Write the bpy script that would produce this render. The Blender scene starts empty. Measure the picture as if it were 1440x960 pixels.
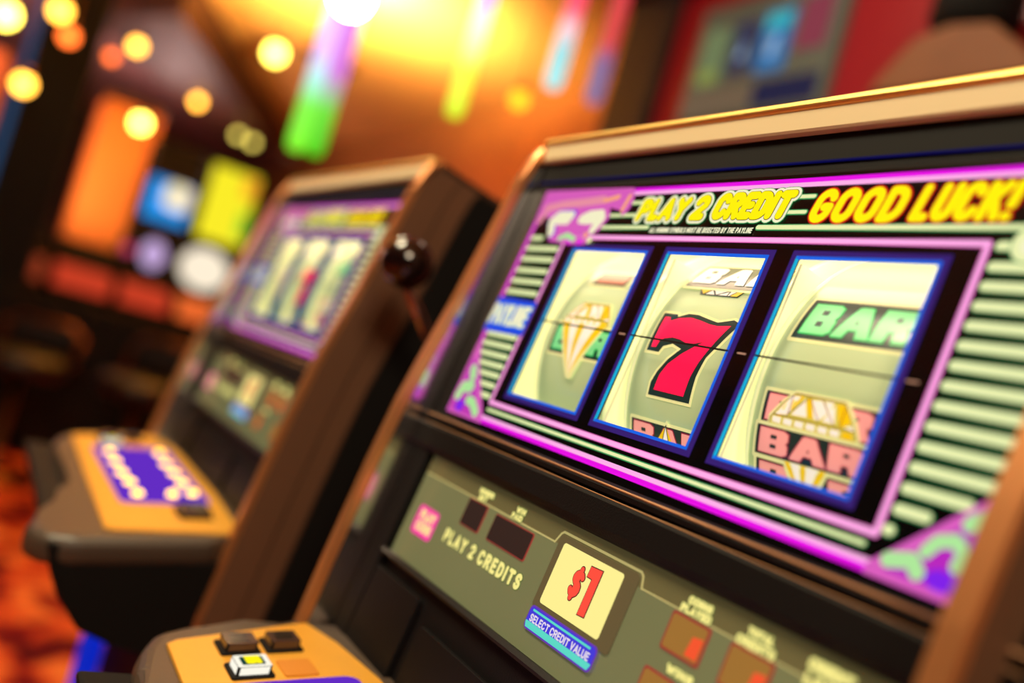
import bpy, bmesh, math, random
from mathutils import Vector, Matrix
random.seed(4)
C = bpy.context.scene.collection
PI = math.pi
TH = math.radians(10.0)      # the glass leans back by ten degrees
GZ = 1.12                    # height of the pay line above the floor
CT, ST = math.cos(TH), math.sin(TH)


def L(x, v, n=0.0):
    """point on the leaning front: x across, v up the glass, n out towards the player"""
    return Vector((x, v * ST - n * CT, GZ + v * CT + n * ST))


# ------------------------------------------------------------------ materials
def lin(c):
    r = []
    for k in c[:3]:
        k = k / 255.0
        r.append(k / 12.92 if k <= 0.04045 else ((k + 0.055) / 1.055) ** 2.4)
    return (r[0], r[1], r[2], 1.0)


def new_mat(name):
    m = bpy.data.materials.new(name)
    m.use_nodes = True
    nt = m.node_tree
    b = nt.nodes['Principled BSDF']
    return m, nt, b


def surf(name, col, rough=0.5, metal=0.0, coat=0.0, em=None, es=0.0, bump=0.0, bscale=300.0, vary=0.0, vscale=8.0, spec=0.5):
    m, nt, b = new_mat(name)
    b.inputs['Base Color'].default_value = lin(col)
    b.inputs['Roughness'].default_value = rough
    b.inputs['Metallic'].default_value = metal
    b.inputs['Specular IOR Level'].default_value = spec
    b.inputs['Coat Weight'].default_value = coat
    b.inputs['Coat Roughness'].default_value = 0.08
    if em:
        b.inputs['Emission Color'].default_value = lin(em)
        b.inputs['Emission Strength'].default_value = es
    tc = nt.nodes.new('ShaderNodeTexCoord')
    if vary > 0:
        nz = nt.nodes.new('ShaderNodeTexNoise')
        nz.inputs['Scale'].default_value = vscale
        nz.inputs['Detail'].default_value = 4
        nt.links.new(tc.outputs['Object'], nz.inputs['Vector'])
        mx = nt.nodes.new('ShaderNodeMix')
        mx.data_type = 'RGBA'
        mx.inputs[6].default_value = lin(col)
        mx.inputs[7].default_value = lin([k * (1 - vary) for k in col])
        nt.links.new(nz.outputs['Fac'], mx.inputs[0])
        nt.links.new(mx.outputs[2], b.inputs['Base Color'])
    if bump > 0:
        nz2 = nt.nodes.new('ShaderNodeTexNoise')
        nz2.inputs['Scale'].default_value = bscale
        nt.links.new(tc.outputs['Object'], nz2.inputs['Vector'])
        bp = nt.nodes.new('ShaderNodeBump')
        bp.inputs['Strength'].default_value = bump
        bp.inputs['Distance'].default_value = 0.001
        nt.links.new(nz2.outputs['Fac'], bp.inputs['Height'])
        nt.links.new(bp.outputs['Normal'], b.inputs['Normal'])
    return m


def glow(name, col, s=1.0, sample=False):
    m, nt, b = new_mat(name)
    b.inputs['Base Color'].default_value = (0.01, 0.01, 0.01, 1)
    b.inputs['Roughness'].default_value = 0.4
    b.inputs['Specular IOR Level'].default_value = 0.0
    b.inputs['Emission Color'].default_value = lin(col)
    b.inputs['Emission Strength'].default_value = s
    if not sample:
        m.cycles.emission_sampling = 'NONE'
    return m


# cabinet
M_BLACK = surf('black_textured_plastic', (15, 13, 15), 0.5, bump=0.2, bscale=900, spec=0.25)
M_BLACKG = surf('black_gloss', (10, 10, 12), 0.12)
M_BLACKM = surf('black_matte', (13, 12, 12), 0.75, spec=0.2)
M_BROWN = surf('brown_metallic_panel', (146, 106, 80), 0.42, metal=0.45, vary=0.2, vscale=5)
M_BROWND = surf('dark_brown_panel', (66, 42, 29), 0.55, metal=0.25)
M_COPPER = surf('copper_trim', (238, 164, 106), 0.33, metal=0.75)
M_GOLDTRIM = surf('gold_trim', (255, 214, 120), 0.42, metal=0.8)
M_CHROME = surf('brushed_chrome', (250, 246, 244), 0.17, metal=1.0)
M_DECK = surf('deck_housing', (72, 60, 50), 0.45, bump=0.15, bscale=900)
M_PLATE = surf('gold_deck_plate', (240, 176, 62), 0.42, metal=0.25, vary=0.06, vscale=40)
M_BLANK = surf('blank_cover', (214, 138, 44), 0.45, metal=0.2)
M_CHAMP = surf('champagne_fascia', (250, 232, 186), 0.5, metal=0.0)
M_TAN = surf('tan_glint_line', (190, 140, 96), 0.5, metal=0.3)  # tone of the glints drawn on the divider bar
M_BAR = surf('divider_bar_black', (13, 11, 12), 0.6, bump=0.3, bscale=900, spec=.2)
M_STEEL = surf('lever_steel', (190, 180, 185), 0.2, metal=1.0)
M_KNOB = surf('lever_knob', (22, 10, 10), 0.16, coat=0.6)
M_BTN = surf('dark_button_cap', (70, 48, 42), 0.2, coat=0.5)
M_BTNFACE = surf('button_legend_face', (26, 28, 26), 0.15, coat=0.6)
# printed and lit glass
G_MAG = glow('magenta_light', (226, 0, 222), 1.12)
G_PINK = glow('pink_light', (250, 170, 226), 1.12)
G_ROSE = glow('rose_light', (232, 110, 190), 1.12)
G_RIBBON = glow('ribbon_light', (226, 96, 196), 0.95)
G_RIBBON2 = glow('ribbon_light_pale', (244, 150, 170), 0.95)
G_LIME = glow('pale_green_light', (222, 226, 164), 1.2)
G_LIMEEDGE = glow('green_edge_light', (60, 170, 96), 0.75)
G_CREAM = glow('cream_light', (250, 246, 205), 1.0)
G_MINT = glow('mint_light', (180, 240, 160), 0.95)
G_YEL = glow('yellow_light', (255, 240, 0), 1.05)
G_YELO = glow('yellow_orange_light', (255, 214, 20), 1.0)
G_RED = glow('red_edge_light', (236, 40, 20), 0.9)
G_DKRED = glow('dark_red_edge', (120, 40, 10), 0.6)
G_BLUE = glow('window_blue', (14, 100, 232), 1.0)
G_BLUED = glow('window_deep_blue', (20, 40, 190), 0.9)
G_CYAN = glow('window_cyan', (0, 176, 220), 1.0)
G_VIOL = glow('violet_shade', (60, 28, 128), 0.75)
G_LBLUE = glow('label_blue', (24, 72, 232), 1.0)
G_PURP = glow('purple_light', (130, 30, 236), 1.0)
G_NAVY = glow('navy_reflection', (8, 12, 90), 0.6)  # colour of the blue reflection drawn on the header bezel
# reels
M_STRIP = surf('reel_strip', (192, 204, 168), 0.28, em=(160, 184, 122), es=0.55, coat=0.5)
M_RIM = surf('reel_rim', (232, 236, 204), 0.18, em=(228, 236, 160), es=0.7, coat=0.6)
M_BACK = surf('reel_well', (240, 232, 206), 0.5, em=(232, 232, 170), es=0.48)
M_RLAMP = glow('reel_lamp_tube', (255, 222, 182), 7.6, True)


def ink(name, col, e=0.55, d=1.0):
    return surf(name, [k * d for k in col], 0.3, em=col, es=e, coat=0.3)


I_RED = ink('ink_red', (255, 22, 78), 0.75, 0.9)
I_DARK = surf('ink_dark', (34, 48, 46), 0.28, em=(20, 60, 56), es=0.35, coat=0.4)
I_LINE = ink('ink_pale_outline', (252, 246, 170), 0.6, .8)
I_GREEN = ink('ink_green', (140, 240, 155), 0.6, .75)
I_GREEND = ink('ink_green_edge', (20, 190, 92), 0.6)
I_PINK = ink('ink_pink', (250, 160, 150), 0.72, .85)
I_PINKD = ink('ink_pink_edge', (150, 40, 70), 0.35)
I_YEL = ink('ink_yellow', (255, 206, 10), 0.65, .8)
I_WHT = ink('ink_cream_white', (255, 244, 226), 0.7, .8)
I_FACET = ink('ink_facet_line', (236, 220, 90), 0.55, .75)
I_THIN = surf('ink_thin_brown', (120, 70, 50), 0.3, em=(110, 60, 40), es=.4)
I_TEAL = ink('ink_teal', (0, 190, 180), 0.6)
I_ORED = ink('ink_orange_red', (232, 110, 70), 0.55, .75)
# credit panel
M_BELLY = surf('credit_glass', (112, 118, 92), 0.30, em=(112, 120, 78), es=0.42, vary=0.12, vscale=9, coat=0.9)
M_BELLYT = surf('credit_glass_upper', (98, 94, 66), 0.30, em=(100, 98, 60), es=0.38, coat=0.9)
M_BELLYL = ink('credit_tab_line', (196, 192, 130), 0.45, 0.8)
M_OLIVE = surf('denomination_surround', (88, 82, 60), 0.4, em=(90, 82, 54), es=0.4)
G_PALEY = glow('denomination_panel', (255, 240, 146), 1.0)
G_INKR = glow('denomination_red', (255, 78, 60), 1.0)
G_INKD = glow('denomination_edge', (80, 24, 30), 0.8)
G_LEG = glow('legend_yellow', (250, 236, 140), 1.0)
G_LEGG = glow('legend_green_edge', (96, 130, 60), 0.6)
G_HOT = glow('pink_square', (255, 50, 160), 1.0)
G_PEACH = glow('pink_square_legend', (252, 220, 150), 1.0)
G_TEAL = glow('select_teal', (90, 216, 196), 1.0)
G_SBLUE = glow('select_blue', (66, 56, 214), 1.0)
G_SVIO = glow('select_violet_edge', (116, 60, 190), 0.8)
G_SLAV = glow('select_text', (226, 214, 232), 1.0)
M_DISP = surf('display_window', (44, 36, 36), 0.2, em=(60, 40, 36), es=0.35)
M_DISPR = surf('display_window_lit', (120, 96, 50), 0.3, em=(136, 96, 44), es=0.7)
G_DRED = glow('display_red_edge', (176, 60, 52), 0.8)
G_DIG = glow('red_digit', (244, 84, 44), 1.0)
# deck lights
G_DPURP = glow('button_strip_purple', (104, 36, 214), 0.8, True)
G_BULB = glow('button_lamp', (255, 190, 40), 5.5)
G_BTNW = glow('lit_button_white', (255, 250, 232), 1.0)
G_BTNT = glow('lit_button_teal', (0, 90, 80), 0.5)

M_PANE, nt_, b_ = new_mat('clear_front_glass')
nt_.nodes.remove(b_)
out_ = [n for n in nt_.nodes if n.type == 'OUTPUT_MATERIAL'][0]
tr_ = nt_.nodes.new('ShaderNodeBsdfTransparent')
gl_ = nt_.nodes.new('ShaderNodeBsdfGlossy')
gl_.inputs['Roughness'].default_value = 0.02
fr_ = nt_.nodes.new('ShaderNodeFresnel')
fr_.inputs['IOR'].default_value = 1.38
mx_ = nt_.nodes.new('ShaderNodeMixShader')
geo_ = nt_.nodes.new('ShaderNodeNewGeometry')
mu_ = nt_.nodes.new('ShaderNodeMath')
mu_.operation = 'MULTIPLY'
sb_ = nt_.nodes.new('ShaderNodeMath')
sb_.operation = 'SUBTRACT'
sb_.inputs[0].default_value = 1.0
nt_.links.new(geo_.outputs['Backfacing'], sb_.inputs[1])
nt_.links.new(fr_.outputs[0], mu_.inputs[0])
nt_.links.new(sb_.outputs[0], mu_.inputs[1])
nt_.links.new(mu_.outputs[0], mx_.inputs[0])
nt_.links.new(tr_.outputs[0], mx_.inputs[1])
nt_.links.new(gl_.outputs[0], mx_.inputs[2])
nt_.links.new(mx_.outputs[0], out_.inputs['Surface'])


# ------------------------------------------------------------------ mesh helper
class MB:
    def __init__(self, fn=None):
        self.bm = bmesh.new()
        self.mats = []
        self.fn = fn          # maps (x, v, n) to the thing's own space

    def mi(self, m):
        if m not in self.mats:
            self.mats.append(m)
        return self.mats.index(m)

    def P(self, p):
        return self.fn(*p) if self.fn else Vector(p)

    def face(self, pts, m):
        vs = [self.bm.verts.new(self.P(p)) for p in pts]
        f = self.bm.faces.new(vs)
        f.material_index = self.mi(m)
        return f

    def prism(self, pts, n0, n1, m, axis=2, bevel=0.0, seg=2):
        """outline in two axes pushed through the third; the outline may be concave"""
        def mk(p, n):
            if axis == 2:
                return (p[0], p[1], n)
            if axis == 0:
                return (n, p[0], p[1])
            return (p[0], n, p[1])
        a = [self.bm.verts.new(self.P(mk(p, n0))) for p in pts]
        b = [self.bm.verts.new(self.P(mk(p, n1))) for p in pts]
        fs = [self.bm.faces.new(a), self.bm.faces.new(b[::-1])]
        k = len(pts)
        for i in range(k):
            fs.append(self.bm.faces.new([a[i], b[i], b[(i + 1) % k], a[(i + 1) % k]]))
        for f in fs:
            f.material_index = self.mi(m)
        if bevel > 0:
            es = {e for f in fs for e in f.edges}
            bmesh.ops.bevel(self.bm, geom=list(es), offset=bevel, segments=seg, profile=0.5, affect='EDGES', clamp_overlap=True)

    def box(self, a, b, m, bevel=0.0, seg=2):
        self.prism([(a[0], a[1]), (b[0], a[1]), (b[0], b[1]), (a[0], b[1])], a[2], b[2], m, 2, bevel, seg)

    def tube(self, pts, r, m, k=12, caps=True, rs=None):
        pts = [self.P(p) for p in pts]
        rings = []
        for i, p in enumerate(pts):
            d = (pts[min(i + 1, len(pts) - 1)] - pts[max(i - 1, 0)]).normalized()
            u = d.orthogonal().normalized() if i == 0 else (u - d * u.dot(d)).normalized()
            w = d.cross(u)
            rr = rs[i] if rs else r
            rings.append([self.bm.verts.new(p + (u * math.cos(2 * PI * j / k) + w * math.sin(2 * PI * j / k)) * rr) for j in range(k)])
        fs = []
        for a, b in zip(rings, rings[1:]):
            for j in range(k):
                fs.append(self.bm.faces.new([a[j], a[(j + 1) % k], b[(j + 1) % k], b[j]]))
        for f in fs:
            f.smooth = True
        if caps:
            fs += [self.bm.faces.new(rings[0][::-1]), self.bm.faces.new(rings[-1])]
        for f in fs:
            f.material_index = self.mi(m)

    def lathe(self, prof, c, m, k=24):
        """prof: (radius, height) about the vertical through c"""
        c = Vector(c)
        rings = []
        for r, z in prof:
            if r < 1e-6:
                rings.append([self.bm.verts.new(c + Vector((0, 0, z)))])
            else:
                rings.append([self.bm.verts.new(c + Vector((r * math.cos(2 * PI * j / k), r * math.sin(2 * PI * j / k), z))) for j in range(k)])
        for a, b in zip(rings, rings[1:]):
            for j in range(k):
                q = [a[j % len(a)], a[(j + 1) % len(a)], b[(j + 1) % len(b)], b[j % len(b)]]
                q2 = []
                for v in q:
                    if v not in q2:
                        q2.append(v)
                if len(q2) > 2:
                    f = self.bm.faces.new(q2)
                    f.smooth = True
                    f.material_index = self.mi(m)

    def ball(self, c, r, m, k=20):
        prof = [(r * math.sin(PI * i / (k // 2)), -r * math.cos(PI * i / (k // 2))) for i in range(k // 2 + 1)]
        prof[0] = (0, -r)
        prof[-1] = (0, r)
        self.lathe(prof, self.P(c), m, k)

    def build(self, name, parent=None, smooth=False):
        me = bpy.data.meshes.new(name)
        bmesh.ops.recalc_face_normals(self.bm, faces=self.bm.faces[:])
        self.bm.to_mesh(me)
        self.bm.free()
        for m in self.mats:
            me.materials.append(m)
        if smooth:
            for p in me.polygons:
                p.use_smooth = True
        o = bpy.data.objects.new(name, me)
        C.objects.link(o)
        if parent:
            o.parent = parent
        return o


def circ(cx, cy, r, k=16, rx=None):
    rx = rx or r
    return [(cx + rx * math.cos(2 * PI * i / k), cy + r * math.sin(2 * PI * i / k)) for i in range(k)]


def rrect(x0, y0, x1, y1, r, k=4):
    pts = []
    for cx, cy, a in ((x1 - r, y1 - r, 0), (x0 + r, y1 - r, 90), (x0 + r, y0 + r, 180), (x1 - r, y0 + r, 270)):
        for i in range(k + 1):
            t = math.radians(a + 90 * i / k)
            pts.append((cx + r * math.cos(t), cy + r * math.sin(t)))
    return pts


def capsule(p, q, w, k=8):
    """outline of a round-ended stroke of width w"""
    p, q = Vector(p), Vector(q)
    d = (q - p)
    a = math.atan2(d.y, d.x) if d.length > 1e-9 else 0
    pts = []
    for c, s in ((q, -90), (p, 90)):
        for i in range(k + 1):
            t = a + math.radians(s + 180 * i / k)
            pts.append((c.x + w / 2 * math.cos(t), c.y + w / 2 * math.sin(t)))
    return pts


def strokes(lines, w):
    out = []
    for ln in lines:
        if len(ln) == 1:
            out.append(circ(ln[0][0], ln[0][1], w / 2))
        for a, b in zip(ln, ln[1:]):
            out.append(capsule(a, b, w))
    return out


def arc(cx, cy, rx, ry, a0, a1, k=8):
    return [(cx + rx * math.cos(math.radians(a0 + (a1 - a0) * i / k)), cy + ry * math.sin(math.radians(a0 + (a1 - a0) * i / k))) for i in range(k + 1)]


# stroke letters in a box one high: (width, strokes)
GL = {
    'A': (.62, [[(0, 0), (.31, 1), (.62, 0)], [(.12, .3), (.5, .3)]]),
    'B': (.55, [[(0, 0), (0, 1), (.3, 1)] + arc(.3, .76, .22, .24, 90, -90) + [(0, .52)], [(.3, .52)] + arc(.3, .26, .25, .26, 90, -90) + [(0, 0)]]),
    'C': (.56, [arc(.28, .7, .28, .3, 20, 180) + arc(.28, .3, .28, .3, 180, 340)]),
    'D': (.56, [[(0, 0), (0, 1), (.2, 1)] + arc(.2, .65, .36, .35, 90, 0) + arc(.2, .35, .36, .35, 0, -90) + [(0, 0)]]),
    'E': (.46, [[(.46, 1), (0, 1), (0, 0), (.46, 0)], [(0, .52), (.4, .52)]]),
    'G': (.58, [arc(.29, .7, .29, .3, 20, 180) + arc(.29, .3, .29, .3, 180, 360) + [(.58, .46), (.34, .46)]]),
    'H': (.54, [[(0, 0), (0, 1)], [(.54, 0), (.54, 1)], [(0, .5), (.54, .5)]]),
    'I': (.02, [[(0, 0), (0, 1)]]),
    'K': (.54, [[(0, 0), (0, 1)], [(.52, 1), (.04, .46)], [(.18, .6), (.54, 0)]]),
    'L': (.42, [[(0, 1), (0, 0), (.42, 0)]]),
    'M': (.72, [[(0, 0), (0, 1), (.36, .3), (.72, 1), (.72, 0)]]),
    'N': (.54, [[(0, 0), (0, 1), (.54, 0), (.54, 1)]]),
    'O': (.58, [arc(.29, .7, .29, .3, 0, 180) + arc(.29, .3, .29, .3, 180, 360) + [(.58, .7)]]),
    'P': (.54, [[(0, 0), (0, 1), (.28, 1)] + arc(.28, .73, .26, .27, 90, -90) + [(0, .46)]]),
    'R': (.54, [[(0, 0), (0, 1), (.28, 1)] + arc(.28, .75, .25, .25, 90, -90) + [(0, .5)], [(.28, .5), (.54, 0)]]),
    'S': (.5, [arc(.25, .75, .25, .25, 20, 270) + arc(.25, .25, .25, .25, 90, -160)]),
    'T': (.56, [[(0, 1), (.56, 1)], [(.28, 1), (.28, 0)]]),
    'U': (.54, [[(0, 1)] + arc(.27, .28, .27, .28, 180, 360) + [(.54, 1)]]),
    'V': (.58, [[(0, 1), (.29, 0), (.58, 1)]]),
    'W': (.8, [[(0, 1), (.2, 0), (.4, .8), (.6, 0), (.8, 1)]]),
    'Y': (.58, [[(0, 1), (.29, .5), (.58, 1)], [(.29, .5), (.29, 0)]]),
    '1': (.3, [[(0, .72), (.22, 1), (.22, 0)]]),
    '2': (.52, [arc(.26, .73, .26, .27, 165, -20) + [(0, 0), (.52, 0)]]),
    '!': (.04, [[(.02, 1), (.02, .38)], [(.02, .0)]]),
    '$': (.5, [arc(.25, .71, .25, .19, 20, 270) + arc(.25, .29, .25, .23, 90, -160), [(.25, 1.06), (.25, -.08)]]),
    ' ': (.0, []),
}


def word(s, x0, x1, v0, v1, w, slant=0.0, gap=None):
    """strokes of a line of lettering fitted between x0..x1 and v0..v1; w is the stroke width"""
    h = (v1 - v0) - w
    g = gap if gap is not None else (w / h) * 1.28
    tot = sum(GL[c][0] for c in s) + g * (len(s) - 1)
    sx = ((x1 - x0) - w - slant * h) / (tot)
    x = 0.0
    out = []
    for c in s:
        cw, ls = GL[c]
        for ln in ls:
            out.append([(x0 + w / 2 + (x + p[0]) * sx + slant * p[1] * h, v0 + w / 2 + p[1] * h) for p in ln])
        x += cw + g
    return out


class Art:
    """flat printing / lit art in layers on the leaning glass (or on a reel)"""
    STEP = 0.00022

    def __init__(self, n=0.0, drum=None):
        self.n, self.drum = n, drum
        self.bm = bmesh.new()
        self.mats = []

    def add(self, outlines, m, lv=1):
        if outlines and not isinstance(outlines[0][0], (tuple, list, Vector)):
            outlines = [outlines]
        if m not in self.mats:
            self.mats.append(m)
        mi = self.mats.index(m)
        for k, o in enumerate(outlines):
            z = self.n + self.STEP * lv + 0.000002 * (k % 40)
            vs = [self.bm.verts.new((p[0], p[1], z)) for p in o]
            try:
                f = self.bm.faces.new(vs)
                f.material_index = mi
            except ValueError:
                pass
        return self

    def build(self, name, parent, fn=L):
        bm = self.bm
        bmesh.ops.triangulate(bm, faces=bm.faces[:])
        if self.drum:
            xc, R, zc, off = self.drum
            s = -0.12
            while s < 0.12:
                bmesh.ops.bisect_plane(bm, geom=bm.verts[:] + bm.edges[:] + bm.faces[:], plane_co=(0, s, 0), plane_no=(0, 1, 0))
                s += 0.003
            for v in bm.verts:
                a = (v.co.y - off) / R
                rr = R + v.co.z
                v.co = fn(xc + v.co.x, rr * math.sin(a), zc + rr * math.cos(a))
        else:
            for v in bm.verts:
                v.co = fn(v.co.x, v.co.y, v.co.z)
        me = bpy.data.meshes.new(name)
        bm.to_mesh(me)
        bm.free()
        for m in self.mats:
            me.materials.append(m)
        o = bpy.data.objects.new(name, me)
        C.objects.link(o)
        o.parent = parent
        return o


def thing(name, label, cat, loc=(0, 0, 0), rz=0.0, group=None):
    o = bpy.data.objects.new(name, None)
    o.empty_display_size = 0.1
    C.objects.link(o)
    o.location = loc
    o.rotation_euler = (0, 0, rz)
    o['label'] = label
    o['category'] = cat
    if group:
        o['group'] = group
    return o


def tag(o, label, cat, group=None):
    o['label'] = label
    o['category'] = cat
    if group:
        o['group'] = group
    return o


def struct(o):
    o['kind'] = 'structure'
    return o


def copy_tree(o, parent=None):
    c = o.copy()
    C.objects.link(c)
    c.parent = parent
    for ch in o.children:
        copy_tree(ch, c)
    return c


# ------------------------------------------------------------------ the reel slot machine
PITCH = 0.114
WW, WV = 0.0925, 0.0632           # reel window width, half height
RD, DD = 0.110, 0.010             # reel radius, gap behind the glass
XI, XO = 0.2665, 0.2785           # side wall inner / outer face
PROF = [(-0.40, 0.022), (-0.377, 0.024), (-0.30, 0.027), (-0.24, 0.029), (-0.16, 0.0305), (-0.10, 0.030), (-0.05, 0.0265), (0.0, 0.0225),
        (0.04, 0.0205), (0.075, 0.0185), (0.12, 0.0165), (0.145, 0.0135), (0.158, 0.009), (0.166, 0.0)]


def side_panel(root, s, x_in, x_out, lift=0.0, dn=0.0):
    """s = -1 left, +1 right; brown outer panel with a copper front trim and chrome lining"""
    prof = [(v, n + lift) for v, n in PROF]
    mb = MB(L)
    y_back = -0.40
    body = [(v, n - 0.006) for v, n in prof] + [(0.150, y_back), (-0.40, y_back + 0.02)]
    a, b = (x_in + 0.0015 * s, x_out - 0.002 * s)
    mb.prism(body, min(a, b), max(a, b), M_BROWND, 0)
    o = mb.build('side_panel', root)
    # raised outer facing strip behind the trim, with a seam after it
    mb = MB(L)
    strip = [(v, n - 0.007) for v, n in prof[:-1]] + [(v, n - 0.042) for v, n in prof[:-1][::-1]]
    mb.prism(strip, min(x_out - 0.003 * s, x_out), max(x_out - 0.003 * s, x_out), M_BROWN, 0)
    mb.build('front_strip', o)
    mb = MB(L)
    strip = [(v, n - 0.0445) for v, n in prof[:-1]] + [(v, n - 0.068) for v, n in prof[:-1][::-1]]
    mb.prism(strip, min(x_out - 0.003 * s, x_out - .0004 * s), max(x_out - 0.003 * s, x_out - .0004 * s), M_BROWN, 0)
    mb.build('middle_strip', o)
    mb = MB(L)
    back = [(v, n - 0.071) for v, n in prof[:-1]] + [(0.15, -0.398), (-0.40, -0.378)]
    mb.prism(back, min(x_out - 0.003 * s, x_out - 0.0008 * s), max(x_out - 0.003 * s, x_out - 0.0008 * s), M_BLACKM, 0)  # black colour stands for the deep shadow between the cabinets
    mb.build('shadowed_rear_facing', o)
    mb = MB(L)
    tr = [(v, n) for v, n in prof] + [(v - (0.006 if n < 0.012 else 0), n - 0.007) for v, n in prof[::-1]]
    mb.prism(tr, min(x_in, x_out), max(x_in, x_out), M_COPPER, 0, 0.0022, 2)
    t = mb.build('trim', o)
    t['label'] = 'copper coloured front trim'
    mb = MB(L)
    li = [(v, n - 0.0075) for v, n in prof[1:-2]] + [(0.15, -0.012), (-0.377, -0.012)]
    mb.prism(li, min(x_in, x_in + 0.0014 * s), max(x_in, x_in + 0.0014 * s), M_CHROME, 0)
    c = mb.build('chrome_lining', o)
    c['label'] = 'brushed chrome lining of the recess'
    return o


def fan(pts, m, art, lv):
    art.add(pts, m, lv)


def letters_bar(art, x0, x1, s0, s1, m_edge, m_fill, lv=3, w=0.0, m_hole=None):
    """block capitals B A R with small square counters"""
    cells = [(0.0, .295), (.325, .675), (.695, 1.0)]
    B = [(0, 0), (0, 1), (.84, 1), (1, .9), (1, .62), (.93, .52), (1, .42), (1, .1), (.84, 0)]
    A_ = [(0, .02), (.33, .98), (.40, 1), (.62, 1), (.69, .98), (1, .02), (.97, 0), (.68, 0), (.62, .24), (.38, .24), (.30, 0), (.03, 0)]
    R = [(0, 0), (0, 1), (.84, 1), (1, .9), (1, .52), (.88, .42), (1, .06), (.98, 0), (.66, 0), (.60, .30), (.40, .30), (.38, 0)]
    holes = [[(.40, .62), (.62, .62), (.62, .78), (.40, .78)], [(.40, .24), (.62, .24), (.62, .40), (.40, .40)]], [[(.47, .42), (.55, .42), (.51, .56)]], [[(.44, .62), (.62, .62), (.62, .76), (.44, .76)]]
    W, Hh = x1 - x0, s1 - s0
    for (a, b), P, hs in zip(cells, (B, A_, R), holes):
        f = lambda p: (x0 + W * (a + (b - a) * p[0]), s0 + Hh * p[1])
        out = [f(p) for p in P]
        if m_edge:
            art.add([grow(out, .0008)], m_edge, lv)
        art.add([out], m_fill, lv + 1)
        for h in hs:
            art.add([[f(p) for p in h]], m_hole or I_DARK, lv + 2)


def dome(art, yt, yb, xl, xr, lv):
    """cut-stone crown with facets between yt and yb"""
    w = xr - xl
    f = lambda a, b: (xl + a * w, yb + b * (yt - yb))
    out = [f(0, .02), f(0, .2), f(.13, .7), f(.24, 1), f(.8, 1), f(.93, .5), f(1, .1), f(.97, -.0)]
    art.add([[f(-.03, -.06), f(-.03, .26), f(.1, .75), f(.22, 1.09), f(.82, 1.09), f(.96, .55), f(1.03, .1), f(1.0, -.07)]], I_LINE, lv)
    art.add([out], I_FACET, lv + 1)
    tri = [([(.05, .3), (.2, .9), (.3, .94), (.2, .36)], I_WHT), ([(.22, .92), (.34, .96), (.22, .5)], I_YEL),
           ([(.24, .38), (.36, .9), (.42, .4)], I_WHT), ([(.38, .9), (.44, .4), (.5, .42), (.42, .94)], I_YEL),
           ([(.5, .4), (.44, .9), (.56, .94), (.64, .62), (.56, .38)], I_WHT), ([(.66, .6), (.58, .94), (.68, .94)], I_WHT),
           ([(.6, .38), (.7, .88), (.74, .38)], I_WHT), ([(.72, .92), (.82, .94), (.9, .5), (.8, .32)], I_YEL),
           ([(.84, .36), (.93, .44), (.95, .3)], I_WHT), ([(.07, .26), (.18, .8), (.12, .24)], I_YEL)]
    for t, m in tri:
        art.add([[f(a, b) for a, b in t]], m, lv + 2)
    edge = [f(0, .02), f(0, .2), f(.13, .7), f(.24, 1), f(.8, 1), f(.93, .5), f(1, .1)]
    art.add(strokes([edge, [f(.04, .3), f(.95, .3)], [f(.2, .36), f(.4, .94)], [f(.42, .94), f(.56, .38)], [f(.56, .94), f(.74, .34)], [f(.22, .94), f(.2, .36)], [f(.82, .94), f(.8, .34)]], .0005), I_THIN, lv + 3)
    for i in range(7):
        a = .03 + i * .135
        art.add([[f(a, .08), f(a, .24), f(a + .1, .24), f(a + .1, .06)]], I_YEL if i == 6 else I_WHT, lv + 2)


def vee(art, yt, yb, xc, hw, lv, y_cut=None):
    """pointed lower half of a cut stone"""
    def seg(a, b, m, l, e=0.0):
        art.add([[(xc + hw * a, yt), (xc + hw * b, yt), (xc + e, yb)]], m, l)
    art.add([[(xc - hw * 1.1, yt), (xc + hw * 1.1, yt), (xc + hw * .95, yt - .004), (xc + .003, yb - .003), (xc - .003, yb - .003), (xc - hw * .98, yt - .004)]], I_LINE, lv)
    seg(-1, 1, I_FACET, lv + 1)
    seg(-.97, -.74, I_YEL, lv + 2)
    seg(-.66, -.26, I_WHT, lv + 2)
    seg(-.16, .02, I_YEL, lv + 2)
    seg(.08, .62, I_WHT, lv + 2)
    seg(.7, .96, I_YEL, lv + 2)


SEVEN = [(-35.2, 20.4), (-29.7, 20.5), (-28.2, 17.7), (-20.9, 20.7), (-10.4, 22.1), (-0.4, 20.8), (8.6, 19.0), (16.5, 18.5), (27.6, 19.8), (21.7, 7.4), (15.1, -7.3),
         (12.0, -17.0), (10.0, -30.1), (-19.1, -29.9), (-16.8, -19.7), (-12.0, -11.8), (-2.5, -3.5), (6.4, 2.6), (11.8, 6.2), (4.2, 4.2), (-3.4, 3.9), (-10.3, 5.6),
         (-17.7, 6.2), (-25.1, 4.7), (-28.3, 2.2), (-29.3, -2.1), (-34.0, -2.5)]
SEVEN_D = [(-38.2, 23.4), (-24.9, 23.5), (-23.5, 21.7), (-15.0, 25.0), (-5.8, 25.0), (4.8, 22.8), (14.7, 21.1), (26.9, 24.3), (33.0, 22.2), (32.4, 19.0), (25.1, 5.3), (19.5, -3.5),
           (16.6, -16.4), (16.0, -33.5), (-24.0, -33.8), (-23.6, -25.5), (-20.0, -17.7), (-13.6, -8.7), (-5.3, -0.6), (-15.0, 2.0), (-22.9, -0.7), (-25.1, -5.2), (-37.5, -5.1)]


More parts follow.
